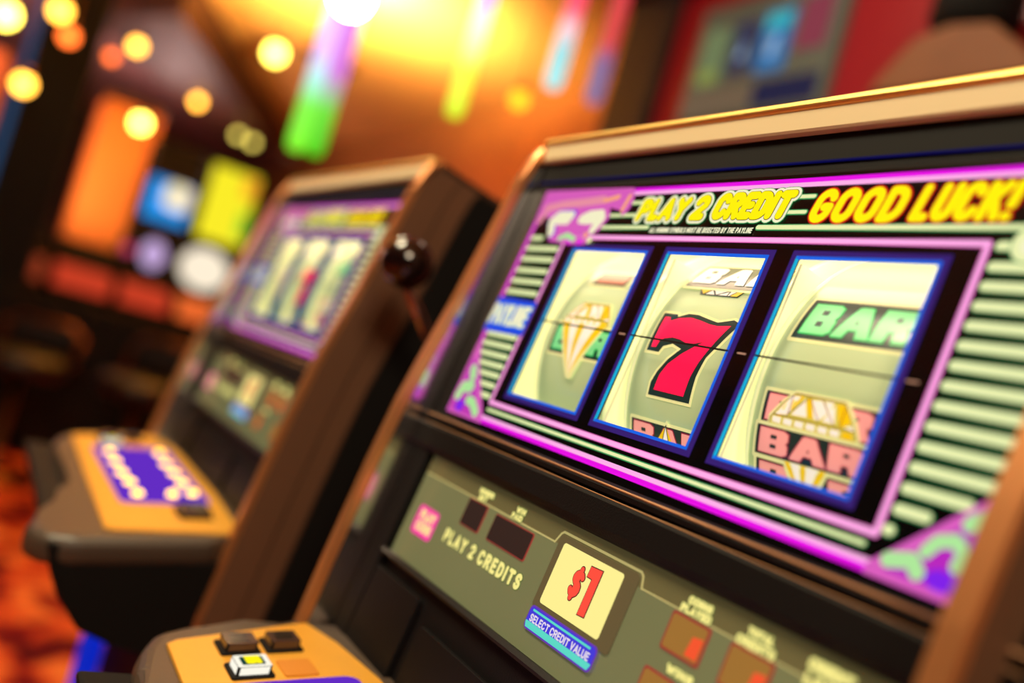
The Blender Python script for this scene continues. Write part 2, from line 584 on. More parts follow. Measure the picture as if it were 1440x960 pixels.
def grow(pts, d):
    """outline pushed outward by d"""
    n = len(pts)
    area = sum(pts[i][0] * pts[(i + 1) % n][1] - pts[(i + 1) % n][0] * pts[i][1] for i in range(n))
    sg = 1 if area > 0 else -1
    out = []
    for i in range(n):
        p, a, b = Vector(pts[i]), Vector(pts[i - 1]), Vector(pts[(i + 1) % n])
        d1, d2 = (p - a).normalized(), (b - p).normalized()
        n1, n2 = Vector((d1.y, -d1.x)) * sg, Vector((d2.y, -d2.x)) * sg
        m = (n1 + n2)
        m = m / max(m.length, .3)
        k = d / max(m.dot(n1), .55)
        out.append((p.x + m.x * k, p.y + m.y * k))
    return out


def mm(pts):
    return [(a / 1000.0, b / 1000.0) for a, b in pts]


def bar_box(art, s0, s1, col='green', lv=1, letters=True, x0=-.038, x1=.038):
    art.add([rrect(x0 - .002, s0 - .0022, x1 + .002, s1 + .002, .0012)], I_LINE, lv)
    art.add([[(x0, s0), (x1, s0), (x1, s1), (x0, s1)]], I_DARK, lv + 1)
    if letters:
        h = s1 - s0
        if col == 'green':
            letters_bar(art, x0 + .0040, x1 - .0045, s0 + h * .13, s1 - h * .13, I_GREEND, I_GREEN, lv + 2, .0074)
        else:
            letters_bar(art, x0 + .003, x1 - .004, s0 + h * .1, s1 - h * .08, I_PINKD, I_PINK, lv + 2, .0054)


def reel(root, i):
    xc = (i - 1) * PITCH
    zc = -(DD + RD)
    hw = 0.048
    mb = MB(L)
    k = 90
    for a in range(k):
        t0, t1 = 2 * PI * a / k, 2 * PI * (a + 1) / k
        f = mb.face([(xc - hw + .003, RD * math.sin(t0), zc + RD * math.cos(t0)), (xc + hw - .003, RD * math.sin(t0), zc + RD * math.cos(t0)),
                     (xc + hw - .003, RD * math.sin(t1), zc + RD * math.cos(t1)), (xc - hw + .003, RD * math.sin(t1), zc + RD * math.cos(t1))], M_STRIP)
        f.smooth = True
    bmesh.ops.remove_doubles(mb.bm, verts=mb.bm.verts[:], dist=1e-6)
    o = mb.build('reel', root)
    for s in (-1, 1):
        mb = MB(L)
        x0, x1 = xc + s * (hw - .0035), xc + s * hw
        for a in range(k):
            t0, t1 = 2 * PI * a / k, 2 * PI * (a + 1) / k
            ring = []
            for t in (t0, t1):
                ring.append([(x0, (RD + .0016) * math.sin(t), zc + (RD + .0016) * math.cos(t)), (x1, (RD + .0004) * math.sin(t), zc + (RD + .0004) * math.cos(t)),
                             (x1, (RD - .03) * math.sin(t), zc + (RD - .03) * math.cos(t)), (x0, (RD - .03) * math.sin(t), zc + (RD - .03) * math.cos(t))])
            for q in range(4):
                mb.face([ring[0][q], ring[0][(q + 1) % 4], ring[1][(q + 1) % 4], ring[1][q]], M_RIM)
        bmesh.ops.remove_doubles(mb.bm, verts=mb.bm.verts[:], dist=1e-6)
        r = mb.build('reel_rim', o, True)
    A = lambda: Art(0.0, (xc, RD, zc, 0.0))
    if i == 0:
        a = A()
        bar_box(a, .0425, .0567, 'x', 1, False, -.03, .0115)
        a.add([[(-.0265, .0445), (.009, .0445), (.009, .055), (-.0265, .055)]], I_ORED, 4)
        a.build('red_bar_symbol', o)
        a = A()
        bar_box(a, -.0196, .0038, 'green', 1)
        a.build('bar_symbol', o)
        a = A()
        dome(a, .0225, .0038, -.030, .027, 7)
        vee(a, .0050, -.0335, -.0025, .0265, 7)
        a.build('diamond_symbol', o)
    if i == 1:
        a = A()
        a.add([[(-.0195, .0423), (.0153, .0423), (.0183, .049), (-.024, .049)]], I_DARK, 1)
        for t, m in (([(-.0225, .0478), (-.0115, .0478), (-.0165, .0430)], I_YEL), ([(-.0105, .0470), (-.006, .0430), (-.0145, .0430)], I_WHT), ([(-.0095, .0478), (.0045, .0478), (-.0045, .0432)], I_WHT),
                     ([(.0052, .0467), (.0052, .0430), (-.003, .0430)], I_WHT), ([(.0063, .0478), (.0115, .0478), (.0073, .0430), (.0063, .0430)], I_WHT),
                     ([(.0125, .0478), (.0172, .0478), (.0145, .0430), (.0085, .0430)], I_YEL)):
            a.add([t], m, 3)
        a.build('diamond_tip_symbol', o)
        a = A()
        bar_box(a, .0490, .0740, 'x', 4, False, -.0395, .038)
        letters_bar(a, -.0365, .036, .0525, .071, None, I_WHT, 6, .0062)
        a.build('bar_symbol', o)
        a = A()
        a.add([grow(mm(SEVEN_D), .0019)], I_LINE, 1)
        a.add([mm(SEVEN_D)], I_DARK, 2)
        a.add([mm(SEVEN)], I_RED, 3)
        sv = a.build('seven_symbol', o)
        sv['label'] = 'large red seven with dark and pale outlines'
        a = A()
        bar_box(a, -.0690, -.0512, 'pink', 1)
        a.build('pink_bar_symbol', o)
        a = A()
        a.add([[(-.0045, -.0512), (-.0018, -.0470), (.0009, -.0512)]], I_LINE, 4)
        a.add([[(-.0107, -.0632), (-.0018, -.0498), (.0052, -.0632)]], I_DARK, 6)
        a.add([[(-.0095, -.0605), (-.0024, -.0515), (-.0050, -.0605)]], I_YEL, 7)
        a.add([[(-.0043, -.0605), (-.0018, -.0515), (.0009, -.0605)]], I_WHT, 7)
        a.add([[(.0017, -.0605), (-.0010, -.0515), (.0048, -.0605)]], I_YEL, 7)
        a.add([[(-.0100, -.0635), (-.0092, -.061), (.0052, -.061), (.0058, -.0635)]], I_TEAL, 7)
        a.build('diamond_symbol', o)
    if i == 2:
        a = A()
        bar_box(a, .0180, .0465, 'green', 1)
        a.build('bar_symbol', o)
        a = A()
        bar_box(a, -.0328, -.0152, 'pink', 1)
        a.build('pink_bar_symbol', o)
        a = A()
        dome(a, -.0142, -.0330, -.0300, .0282, 7)
        a.build('diamond_symbol', o)
        a = A()
        bar_box(a, -.0505, -.0343, 'pink', 8)
        a.build('pink_bar_symbol', o)
        a = A()
        bar_box(a, -.0690, -.0533, 'pink', 1)
        a.build('pink_bar_symbol', o)
        a = A()
        vee(a, -.0508, -.0720, -.0020, .0145, 7)
        a.build('diamond_tip_symbol', o)
    return o


def make_machine():
    root = thing('slot_machine', '', 'slot machine')
    # cabinet body: box behind the glass, roof, base
    mb = MB()
    mb.prism([(-.048, .03), (-.048, .60), (-.045, .70), (-.045, .775), (.40, .775), (.40, .03)], -.268, .268, M_BLACKM, 0)
    o = mb.build('base_cabinet', root)
    mb = MB()
    mb.prism([(-.02, 0), (.38, 0), (.38, .03), (-.02, .03)], -.25, .25, M_BLACKM, 0)
    mb.build('plinth', o)
    mb = MB()
    mb.prism([(.28, .775), (.40, .775), (.42, 1.27), (.30, 1.27)], -.262, .262, M_BLACKM, 0)
    mb.build('back_panel', root)
    # belly under the deck
    mb = MB()
    hip = [(-.248, .800), (-.240, .775), (-.226, .749), (-.198, .717), (-.165, .706), (-.10, .695), (-.048, .690), (-.048, .80)]
    mb.prism(hip, -.215, .276, M_BLACKM, 0, .004, 2)
    mb.build('lower_front_panel', root)
    # roof
    mb = MB(L)
    mb.prism([(.1570, -.004), (.1570, -.38), (.166, -.38), (.169, -.004)], -.2665, .2665, M_BROWN, 0)
    r = mb.build('roof', root)
    mb = MB(L)
    mb.prism([(.1600, -.005), (.1600, .0070), (.1625, .0095), (.1668, .0080), (.1690, .0020), (.1690, -.01), (.166, -.016)], -.2690, .2690, M_GOLDTRIM, 0, .0012, 2)
    t = mb.build('trim', r)
    t['label'] = 'gold coloured front trim of the roof'
    mb = MB(L)
    mb.prism([(.1465, -.004), (.1465, .0030), (.1480, .0042), (.1600, .0066), (.1606, -.004)], -.2650, .2650, M_CHAMP, 0)
    t = mb.build('fascia', r)
    # header bezel
    mb = MB(L)
    mb.box((-.266, .1178, -.03), (.266, .1480, -.0015), M_BLACKM, .001)
    b = mb.build('header_bezel', root)
    mb = MB(L)
    mb.box((-.262, .1262, -.0015), (.262, .1272, .0002), G_NAVY)  # thin glowing strip drawn in place of a blue reflection
    mb.build('blue_reflection_line', b)
    # side jambs beside the glass
    mb = MB(L)
    mb.box((-.266, -.300, -.03), (-.240, .1180, -.0005), M_BLACK, .001)
    mb.build('jamb', root)
    mb = MB(L)
    mb.box((.2645, -.300, -.03), (.267, .1180, -.0005), M_BLACK, .0006)
    mb.build('jamb', root)

    # ---- main glass: black plate with three openings
    mb = MB(L)
    xs = [-.2400]
    for i in range(3):
        c = (i - 1) * PITCH
        xs += [c - WW / 2, c + WW / 2]
    xs.append(.2645)
    T = -.003
    mb.box((-.2400, -.0965, T), (.2645, -WV, 0), M_BLACKG)
    mb.box((-.2400, WV, T), (.2645, .1180, 0), M_BLACKG)
    for a, b in ((0, 1), (2, 3), (4, 5), (6, 7)):
        mb.box((xs[a], -WV, T), (xs[b], WV, 0), M_BLACKG)
    glass = mb.build('front_glass', root)

    # frame lines
    a = Art()
    a.add([[(-.115, .1118), (.2645, .1118), (.2645, .1152), (-.115, .1152)]], G_MAG, 1)
    a.add([[(-.115, .1090), (.2645, .1090), (.2645, .1120), (-.115, .1120)]], G_PINK, 2)
    a.add([[(-.185, -.0880), (.185, -.0880), (.185, -.0850), (-.185, -.0850)]], G_PINK, 2)
    a.add([[(-.185, -.0915), (.185, -.0915), (.185, -.0880), (-.185, -.0880)]], G_MAG, 1)
    # outer magenta edge on the left
    a.add([[(-.2388, .0900), (-.2350, .0900), (-.2350, -.0400), (-.2388, -.0400)]], G_MAG, 1)
    a.add([[(-.2352, .0900), (-.2330, .0900), (-.2330, -.0400), (-.2352, -.0400)]], G_ROSE, 2)
    a.build('magenta_frame_line', glass)
    a = Art()
    x0, x1, v0, v1, w = -.1789, .1800, -.0735, .0730, .0040
    for q in ([(x0, v0), (x0 - .0, v1)], [(x1, v0), (x1, v1)]):
        a.add([capsule(q[0], q[1], w)], G_ROSE, 2)
        a.add([capsule(q[0], q[1], w * .55)], G_PINK, 3)
    for q in ([(x0, v0), (x1, v0)], [(x0, v1), (x1, v1)]):
        a.add([capsule(q[0], q[1], w)], G_ROSE, 2)
        a.add([capsule(q[0], q[1], w * .7)], G_PINK, 3)
    p = a.build('pink_frame_line', glass)
    # bars of pale green light
    a = Art()

    def lime(p, q, w=.0040):
        a.add([capsule(p, q, w + .0014)], G_LIMEEDGE, 1)
        a.add([capsule(p, q, w)], G_LIME, 2)
    for v in (.0618, .0518, .0412, .0312, .0211, -.0184, -.0270, -.0356, -.0440, -.0522, -.0608, -.0695):
        lime((-.2300, v), (-.1850, v), .0040)
    lime((-.2300, .0715), (-.2150, .0715))
    for i in range(14):
        v = .0612 - i * .0101
        xr = .2235 if v > -.045 else .2235 - (-.045 - v) * 1.55
        lime((.1860, v), (xr, v), .0048)
    lime((.1860, .0720), (.1905, .0720), .0046)
    lime((-.178, -.0796), (.176, -.0796), .0021)
    lime((-.2100, .0818), (-.0800, .0818), .0026)
    lime((.0275, .0818), (.2350, .0818), .0030)
    lime((-.138, .0920), (-.094, .0920), .0024)
    lime((-.110, .1024), (-.090, .1024), .0024)
    lime((.048, .1024), (.0622, .1024), .0024)
    lime((.044, .0920), (.0600, .0920), .0024)
    a.build('pale_green_light_bars', glass)
    # little round ornament by the top right corner
    a = Art()
    a.add([circ(.2010, .0730, .0105)], G_LIMEEDGE, 3)
    a.add([circ(.2010, .0730, .0098)], G_LIME, 4)
    a.add([circ(.2015, .0725, .0055)], G_CREAM, 5)
    a.build('round_ornament', glass)
    # headline
    a = Art()
    for s, xa, xb, va, vb in (('PLAY', -.0980, -.0425, .0862, .1048), ('2', -.0392, -.0232, .0864, .1058), ('CREDIT', -.0185, .0500, .0866, .1066)):
        w_ = .0056
        sl = .14
        t = word(s, xa, xb, va, vb, w_, sl, .38)
        a.add(strokes(t, w_ + .0052), G_LIMEEDGE, 4)
        a.add(strokes(t, w_ + .0042), G_CREAM, 5)
        a.add(strokes(t, w_ + .0008), G_DKRED, 6)
        a.add(strokes(t, w_), G_YEL, 7)
    h = a.build('headline_lettering', glass)
    h['label'] = 'yellow letters PLAY 2 CREDIT with a cream outline'
    a = Art()
    for s, xa, xb, va, vb in (('GOOD', .0638, .1285, .0842, .1064), ('LUCK!', .1312, .1890, .0846, .1068)):
        t = word(s, xa, xb, va, vb, .0052, .18, .40)
        a.add(strokes(t, .0074), G_RED, 4)
        a.add(strokes(t, .0052), G_YEL, 5)
    h = a.build('good_luck_lettering', glass)
    h['label'] = 'yellow letters GOOD LUCK! with a red edge'
    a = Art()
    t = word('ALL WINNING SYMBOLS MUST BE BISECTED BY THE PAYLINE', -.0755, .0250, .0772, .0812, .0008, .1, .4)
    a.add([[(-.0762, .0766), (.0240, .0766), (.0252, .0818), (-.0750, .0818)]], glow('fine_print_ground', (40, 70, 50), .5), 4)
    a.add(strokes(t, .0008), G_CREAM, 5)
    a.build('fine_print', glass)
    # pay line label
    a = Art()
    a.add([[(-.2405, -.0170), (-.1765, -.0158), (-.1765, .0138), (-.2385, .0150)]], G_LBLUE, 4)
    t = word('PAYLINE', -.2390, -.1785, -.0100, .0090, .0042, .1, .36)
    a.add(strokes(t, .0056), G_CYAN, 5)
    a.add(strokes(t, .0042), G_CREAM, 6)
    h = a.build('payline_label', glass)
    h['label'] = 'blue label with cream letters PAYLINE'
    # corner ornaments
    a = Art()
    a.add([mm([(-241.0, 117.2), (-116.1, 115.6), (-110.2, 104.5), (-111.8, 96.2), (-116.3, 90.8), (-121, 96), (-136.1, 98.8), (-131.5, 91), (-137.5, 78.9), (-144.1, 76.1), (-143.6, 69.5),
               (-150, 66.5), (-168.8, 66.3), (-202.2, 68.8), (-212, 88), (-226, 93), (-239.0, 90)])], G_RIBBON, 3)
    a.add(strokes([mm([(-228, 100), (-205, 103), (-180, 104), (-150, 106)]), mm([(-226, 96), (-231, 88)])], .0075), G_RIBBON2, 4)
    a.add(strokes([mm([(-199, 76), (-198, 84)]), mm([(-160, 80), (-152, 80)])], .006), G_RIBBON, 5)
    a.add(strokes([mm([(-151.4, 73.8), (-154.3, 81.0)]), mm([(-146.6, 104.8), (-130.7, 107.9)]), mm([(-119.0, 96.4), (-116.8, 108)])], .0042), glow('peach_light', (255, 172, 120), 1.0), 5)
    a.add(strokes([mm([(-201.7, 76.4), (-209.3, 86.7), (-203.1, 92.3), (-182.5, 92.8)])], .0100), G_PURP, 6)
    a.add(strokes([mm([(-203.0, 76.4), (-209.3, 86.7), (-203.1, 91.8), (-183.5, 91.8)]), mm([(-204, 88), (-186, 88)])], .0086), G_CREAM, 7)
    a.add(strokes([mm([(-166.8, 88.6), (-158.5, 91.8), (-143.4, 92.6), (-139.6, 88.6), (-145.2, 79.6)]), mm([(-162, 88), (-146, 88.6)])], .0086), G_CREAM, 7)
    a.add(strokes([mm([(-186.1, 71.2), (-177.6, 74.1), (-165.6, 70.5)])], .0050), G_MINT, 7)
    a.add([circ(-.1432, .0700, .0030)], G_LIME, 7)
    a.add([circ(-.1552, .0680, .0028), circ(-.1700, .0678, .0026)], G_MAG, 7)
    h = a.build('ribbon_ornament', glass)
    h['label'] = 'pink ribbon with cream scrolls'
    a = Art()
    a.add([mm([(-239.5, -92.0), (-179.3, -92.0), (-182.5, -84.1), (-221.0, -46.0), (-233, -27.3), (-238.8, -27.3)])], G_RIBBON, 3)
    a.add([mm([(-236.0, -89.5), (-190, -89.5), (-220.5, -50.0), (-235.5, -40.3)])], glow('rose_dark', (206, 60, 190), .9), 4)
    a.add(strokes([mm([(-225.9, -51.6), (-220.2, -58.7)])], .0085), G_MINT, 5)
    a.add(strokes([mm([(-231.0, -76), (-229.2, -68.3), (-216.9, -66.9)])], .0100), G_MINT, 5)
    a.add(strokes([mm([(-212, -77.5), (-203.9, -78.5), (-192.6, -85.5)])], .0078), G_MINT, 5)
    a.add([circ(-.2211, -.0842, .0050, 16, .0065)], G_PURP, 6)
    a.build('corner_ornament', glass)
    a = Art()
    a.add([mm([(181.3, -86.5), (181, -92.0), (240, -92.0), (240, -38.0), (226, -42.5)])], G_RIBBON, 3)
    a.add([mm([(190, -87.5), (236, -88.5), (236, -48.0), (226, -50.5)])], glow('rose_dark2', (196, 40, 200), .9), 4)
    a.add(strokes([mm([(190.8, -82.6), (201.5, -79.6), (205.4, -83.7)])], .0072), G_MINT, 5)
    a.add(strokes([mm([(206.0, -74), (209.5, -68.4), (216.7, -65.9), (222.3, -69.8), (221, -76)])], .0062), G_MINT, 5)
    a.add(strokes([mm([(220.3, -57.4), (225.7, -53.0)])], .0072), G_MINT, 5)
    a.add([circ(.2165, -.0838, .0046, 16, .0068), circ(.2270, -.0650, .0050)], G_PURP, 6)
    a.build('corner_ornament', glass)
    # window edging
    for i in range(3):
        c = (i - 1) * PITCH
        hw, pv = WW / 2, .0040
        mbx = MB(L)
        z0, z1 = 0.0, .0002
        mbx.box((c - hw - pv, WV, z0), (c + hw + pv, WV + pv * .9, z1), G_VIOL)
        mbx.box((c - hw - pv, -WV - pv * .9, z0), (c + hw + pv, -WV, z1), G_VIOL)
        mbx.box((c - hw - pv, -WV, z0), (c - hw, WV, z1), G_VIOL)
        mbx.box((c + hw, -WV, z0), (c + hw + pv, WV, z1), G_VIOL)
        h = mbx.build('violet_border', glass)
        mbx = MB(L)
        z0, z1 = -.0008, .0006
        mbx.box((c - hw, WV - .0018, z0), (c + hw, WV, z1), G_BLUE)
        mbx.box((c - hw, -WV, z0), (c + hw, -WV + .0019, z1), G_BLUE)
        mbx.box((c - hw, -WV, z0), (c - hw + .0012, WV, z1), G_CYAN)
        mbx.box((c + hw - .0017, -WV, z0), (c + hw, WV, z1), G_BLUE)
        mbx.build('window_edge', glass)
    # pay line: thin dark line over each window, short dashes between
    mb = MB(L)
    for i in range(3):
        c = (i - 1) * PITCH
        mb.box((c - WW / 2, -.00055, .0002), (c + WW / 2, .00055, .0008), M_BLACKM)
    mb.build('payline', glass)
    dm = glow('payline_dash', (206, 150, 120), .8)
    for x in (-.0561, .0571, .169):
        a = Art()
        a.add([capsule((x - .003, -.0002), (x + .003, -.0002), .0011)], dm, 2)
        a.build('payline_dash', glass)
    # clear pane in front of all the art
    mb = MB(L)
    mb.box((-.2400, -.0965, .0030), (.2645, .1180, .0032), M_PANE)
    mb.build('clear_pane', root)

    # ---- reels and their well
    for i in range(3):
        reel(root, i)
    mb = MB(L)
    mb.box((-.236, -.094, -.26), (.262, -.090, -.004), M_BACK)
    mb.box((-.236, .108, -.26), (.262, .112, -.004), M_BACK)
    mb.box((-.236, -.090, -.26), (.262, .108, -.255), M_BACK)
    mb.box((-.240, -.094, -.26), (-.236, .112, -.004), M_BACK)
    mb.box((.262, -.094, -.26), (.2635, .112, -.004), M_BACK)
    well = mb.build('reel_well', root)
    mb = MB(L)
    mb.tube([(-.225, .082, -.017), (.25, .082, -.017)], .0075, M_RLAMP, 12)
    mb.build('lamp_tube', well)
    for i in range(2):
        x = (i - .5) * PITCH
        mb = MB(L)
        mb.box((x - .001, -.088, -.23), (x + .001, .066, -.016), M_BACK)
        mb.build('divider', well)

    # ---- bar between the glasses
    mb = MB(L)
    bar = [(-.0965, -.02), (-.0965, .002), (-.0985, .0052), (-.1010, .0060), (-.1040, .0050), (-.1048, .0022), (-.1056, .0022), (-.1064, .0050), (-.1090, .0062), (-.1240, .0050),
           (-.1285, .0010), (-.1300, -.004), (-.1300, -.02)]
    mb.prism(bar, -.2660, .2660, M_BAR, 0)
    br = mb.build('divider_bar', root)
    mb = MB(L)
    mb.tube([(-.262, -.0992, .0054), (.262, -.0992, .0054)], .0008, M_TAN, 8)  # tan tubes draw the glints along the bar's edges
    t = mb.build('glint_line', br)
    mb = MB(L)
    mb.tube([(-.262, -.1064, .0050), (.262, -.1064, .0050)], .0004, M_TAN, 8)
    mb.build('glint_line', br)

    # ---- credit panel
    mb = MB(L)
    n = -.004
    mb.box((-.2330, -.2145, -.012), (.2645, -.1450, n), M_BELLY)
    mb.box((-.2330, -.1450, -.012), (.2645, -.1285, n), M_BELLYT)
    cp = mb.build('credit_panel', root)
    a = Art(n)
    a.add([capsule((-.2310, -.1450), (-.0372, -.1450), .0012), capsule((-.0372, -.1450), (-.0340, -.1385), .0016), capsule((-.0340, -.1385), (-.0318, -.1368), .0016),
           capsule((-.0318, -.1368), (.0475, -.1368), .0016), capsule((.0475, -.1368), (.0500, -.1385), .0016), capsule((.0500, -.1385), (.0525, -.1450), .0016), capsule((.0525, -.1450), (.2600, -.1450), .0010)], M_BELLYL, 1)
    a.build('tab_line', cp)
    mb = MB(L)
    mb.prism(rrect(-.0325, -.1870, .0485, -.1385, .003), n, n + .0008, M_OLIVE)
    dn = mb.build('denomination_display', cp)
    # white panel with $1 - drawn on the same sub-part group of the credit panel
    a = Art(n + .0008)
    a.add([rrect(-.0262, -.1826, .0366, -.1424, .0022)], G_PALEY, 1)
    t = [[(p[0], p[1]) for p in ln] for ln in word('$', -.0055, .0062, -.1705, -.1510, .0036, .06)]
    a.add(strokes(t, .0048), G_INKD, 2)
    a.add(strokes(t, .0036), G_INKR, 3)
    one = mm([(7.2, -147.6), (18.6, -147.0), (18.6, -175.8), (11.8, -176.3), (12.0, -154.2), (7.0, -154.0)])
    a.add([grow(one, .0006)], G_INKD, 2)
    a.add([one], G_INKR, 3)
    d = a.build('dollar_panel', cp)
    d['label'] = 'pale yellow panel with a red $1'
    a = Art(n + .0012)
    a.add([rrect(-.0312, -.2010, .0412, -.1856, .0036)], G_SVIO, 1)
    a.add([rrect(-.0302, -.2000, .0402, -.1866, .0032)], G_SBLUE, 2)
    a.add([[(-.0300, -.1970), (.0400, -.1970), (.0385, -.1998), (-.0285, -.1998)], [(-.0300, -.1970), (.0400, -.1970), (.0400, -.1958), (-.0300, -.1958)]], G_TEAL, 3)
    a.add([capsule((-.0265, -.1884), (.0345, -.1884), .0014)], G_TEAL, 3)
    t = word('SELECT CREDIT VALUE', -.0270, .0370, -.1956, -.1906, .0011, 0, .3)
    a.add(strokes(t, .0011), G_SLAV, 4)
    d = a.build('select_label', cp)
    d['label'] = 'blue and teal lit label below the $1'
    # digit windows
    for (xa, xb, va, vb, lit) in ((-.1525, -.1255, -.1662, -.1465, 0), (-.1110, -.0605, -.1662, -.1478, 0), (.0830, .1095, -.1658, -.1475, 1), (.1265, .1525, -.1665, -.1475, 1), (.0790, .1000, -.1990, -.1800, 1), (.1560, .1800, -.1990, -.1800, 1)):
        mb = MB(L)
        e = .0014 if lit else .0007
        mb.prism(rrect(xa - e, va - e, xb + e, vb + e, .0018), n, n + .0006, G_DRED)
        mb.prism(rrect(xa, va, xb, vb, .0014), n + .0006, n + .0009, M_DISPR if lit else M_DISP)
        if lit:
            w = xb - xa
            mb.prism([(xb - w * .36, va + .0015), (xb - .0008, va + .0015), (xb - .0006, vb - .0055), (xb - w * .30, vb - .0065)], n + .0009, n + .0011, G_DIG)
        mb.build('digit_window', cp)
    a = Art(n)

    def legend(s, xc, w, va, h=.0044, st=.0012):
        t = word(s, xc - w / 2, xc + w / 2, va, va + h, st, 0, .36)
        a.add(strokes(t, st + .0012), G_LEGG, 1)
        a.add(strokes(t, st + .0002), G_LEG, 2)
    legend('NUMBER', -.1345, .0210, -.1400)
    legend('BET', -.1365, .0120, -.1450)
    legend('WIN', -.0850, .0115, -.1400)
    legend('PAID', -.0870, .0140, -.1450)
    legend('COINS', .0975, .0180, -.1400, .0044, .0015)
    legend('PLAYED', .0965, .0230, -.1452, .0046, .0015)
    legend('TOTAL', .1400, .0170, -.1402, .0046, .0015)
    legend('CREDITS', .1390, .0250, -.1458, .0048, .0015)
    legend('CREDIT', .1820, .0250, -.1410, .0060, .0020)
    legend('LIMIT', .1815, .0230, -.1480, .0060, .0020)
    legend('WINS', .1020, .0200, -.1765, .0050, .0018)
    t = word('PLAY 2 CREDITS', -.1655, -.0525, -.1850, -.1740, .0030, 0, .5)
    a.add(strokes(t, .0038), G_LEGG, 1)
    a.add(strokes(t, .0029), G_LEG, 2)
    a.build('legend_lettering', cp)
    a = Art(n)
    a.add([rrect(-.2180, -.1925, -.1830, -.1690, .0040)], G_HOT, 1)
    for s, v in (('PLAY', -.1798), ('COIN', -.1890)):
        t = word(s, -.2120, -.1870, v, v + .0078, .0022, 0, .4)
        a.add(strokes(t, .0030), G_PEACH, 2)
    d = a.build('pink_label', cp)
    d['label'] = 'glowing pink square with pale lettering'

    # ---- lower panel with doors
    mb = MB(L)
    mb.box((-.2660, -.345, -.030), (.2660, -.2145, -.0065), M_BLACK)
    mb.prism([(-.2145, -.0075), (-.2145, -.0010), (-.2175, .0010), (-.2200, -.0010), (-.2200, -.0075)], -.2400, .2640, M_BLACK, 0)
    lp = mb.build('lower_panel', root)
    mb = MB(L)
    mb.prism(rrect(-.2600, -.3200, -.1570, -.2300, .003), -.0065, -.0015, M_BLACK, 2, .0009, 2)
    mb.build('access_door', lp)
    mb = MB(L)
    mb.prism(rrect(-.1410, -.3200, .0700, -.2440, .003), -.0065, -.0020, M_BLACK, 2, .0009, 2)
    mb.build('access_door', lp)
    mb = MB(L)
    mb.prism(rrect(.0900, -.3000, .2300, -.2440, .003), -.0065, -.0020, M_BLACK, 2, .0009, 2)
    mb.build('access_door', lp)

    # ---- button deck, sloping down towards the player
    SL = math.tan(math.radians(8))

    def D(x, y, h=0.0):
        return Vector((x, y, .8325 + (y + .065) * SL + h))
    mb = MB(lambda x, y, h: D(x, y, h))
    plan = [(-.262, -.030), (.262, -.030), (.262, -.075), (.2785, -.090), (.2800, -.225), (.2700, -.252), (.248, -.2640), (.225, -.2650), (.18, -.252), (.135, -.234), (.09, -.217), (.05, -.2125), (0, -.212), (-.15, -.2145), (-.2, -.214),
            (-.232, -.206), (-.262, -.192), (-.276, -.165), (-.2785, -.120), (-.2785, -.090), (-.262, -.075)]
    mb.prism(plan, -.032, -.002, M_DECK, 2, .011, 4)
    deck = mb.build('button_deck', root)
    mb = MB(lambda x, y, h: D(x, y, h))
    plate = [(-.2380, -.1800), (-.2320, -.1880), (.0, -.1930), (.245, -.1970), (.253, -.1900), (.264, -.0800), (.254, -.0640), (.1, -.0560), (-.15, -.0560), (-.2170, -.0640), (-.2600, -.0750), (-.2600, -.0820)]
    mb.prism(plate, -.004, .0008, M_PLATE, 2, .0006, 1)
    dp = mb.build('deck_plate', deck)
    dp['label'] = 'gold coloured plate'
    mb = MB(lambda x, y, h: D(x, y, h))
    mb.prism(rrect(-.156, -.1700, .150, -.0720, .010), .0006, .0016, G_DPURP)
    st = mb.build('lit_button_strip', deck)
    st['label'] = 'purple lit strip set in the plate'
    bulbs = [(-.112, -.152), (-.049, -.152), (.012, -.152), (.060, -.149), (.115, -.148), (-.121, -.086), (-.052, -.089), (.002, -.088), (.056, -.088), (.105, -.085), (.113, -.109)]
    for (x, y) in bulbs:
        mb = MB()
        c = D(x, y, .003)
        mb.lathe([(.0062, -.003), (.0062, .0), (.0045, .0028), (0, .004)], c, G_BULB, 12)
        mb.build('button_lamp', deck)

    def button(x0, y0, x1, y1, kind):
        mb = MB(lambda x, y, h: D(x, y, h))
        mb.prism(rrect(x0 - .003, y0 - .003, x1 + .003, y1 + .003, .002), .0004, .0025, M_BLACKM, 2, .0005, 1)
        capm = {'lit': G_BTNW, 'dark': M_BTN, 'blank': M_BLANK}[kind]
        if kind != 'blank':
            mb.prism(rrect(x0, y0, x1, y1, .0015), .0025, .0085, capm, 2, .002, 2)
            mb.prism(rrect(x0 + .004, y0 + .004, x1 - .004, y1 - .004, .001), .0085, .0088, G_BTNT if kind == 'lit' else M_BTNFACE)
            if kind == 'lit':
                pass
        b = mb.build('push_button', deck)
        if kind == 'lit':
            b['label'] = 'white lit button with yellow lettering'
            t = word('BONUS', .0, y1 - y0 - .0115, 0, .0085, .0017, 0, .5)
            return b, (x0, y0, x1, y1)
        return b, None
    # 2 x 2 group at the left end: three buttons and a blank cover
    button(-.2280, -.1530, -.2060, -.1300, 'dark')
    button(-.2280, -.1200, -.2060, -.0980, 'dark')
    button(-.1860, -.1550, -.1650, -.1310, 'lit')
    button(.170, -.116, .212, -.086, 'dark')
    a = Art(0.0)
    t = word('BONUS', 0, .0130, 0, .0105, .0019, 0, .5)
    t = [[(-.1820 + p[0], -.1480 + p[1]) for p in ln] for ln in t]
    a.add(strokes(t, .0026), G_YEL, 1)
    a.build('button_lettering', deck, lambda x, y, n_: D(x, y, .0090 + n_))
    mb = MB(lambda x, y, h: D(x, y, h))
    mb.prism(rrect(-.1890, -.1210, -.1620, -.0965, .002), .0006, .0022, M_BLANK, 2, .0005, 1)
    b = mb.build('blank_cover', deck)

    # ---- pull lever on the right-hand side
    mb = MB()
    piv = Vector((.300, .085, 1.045))
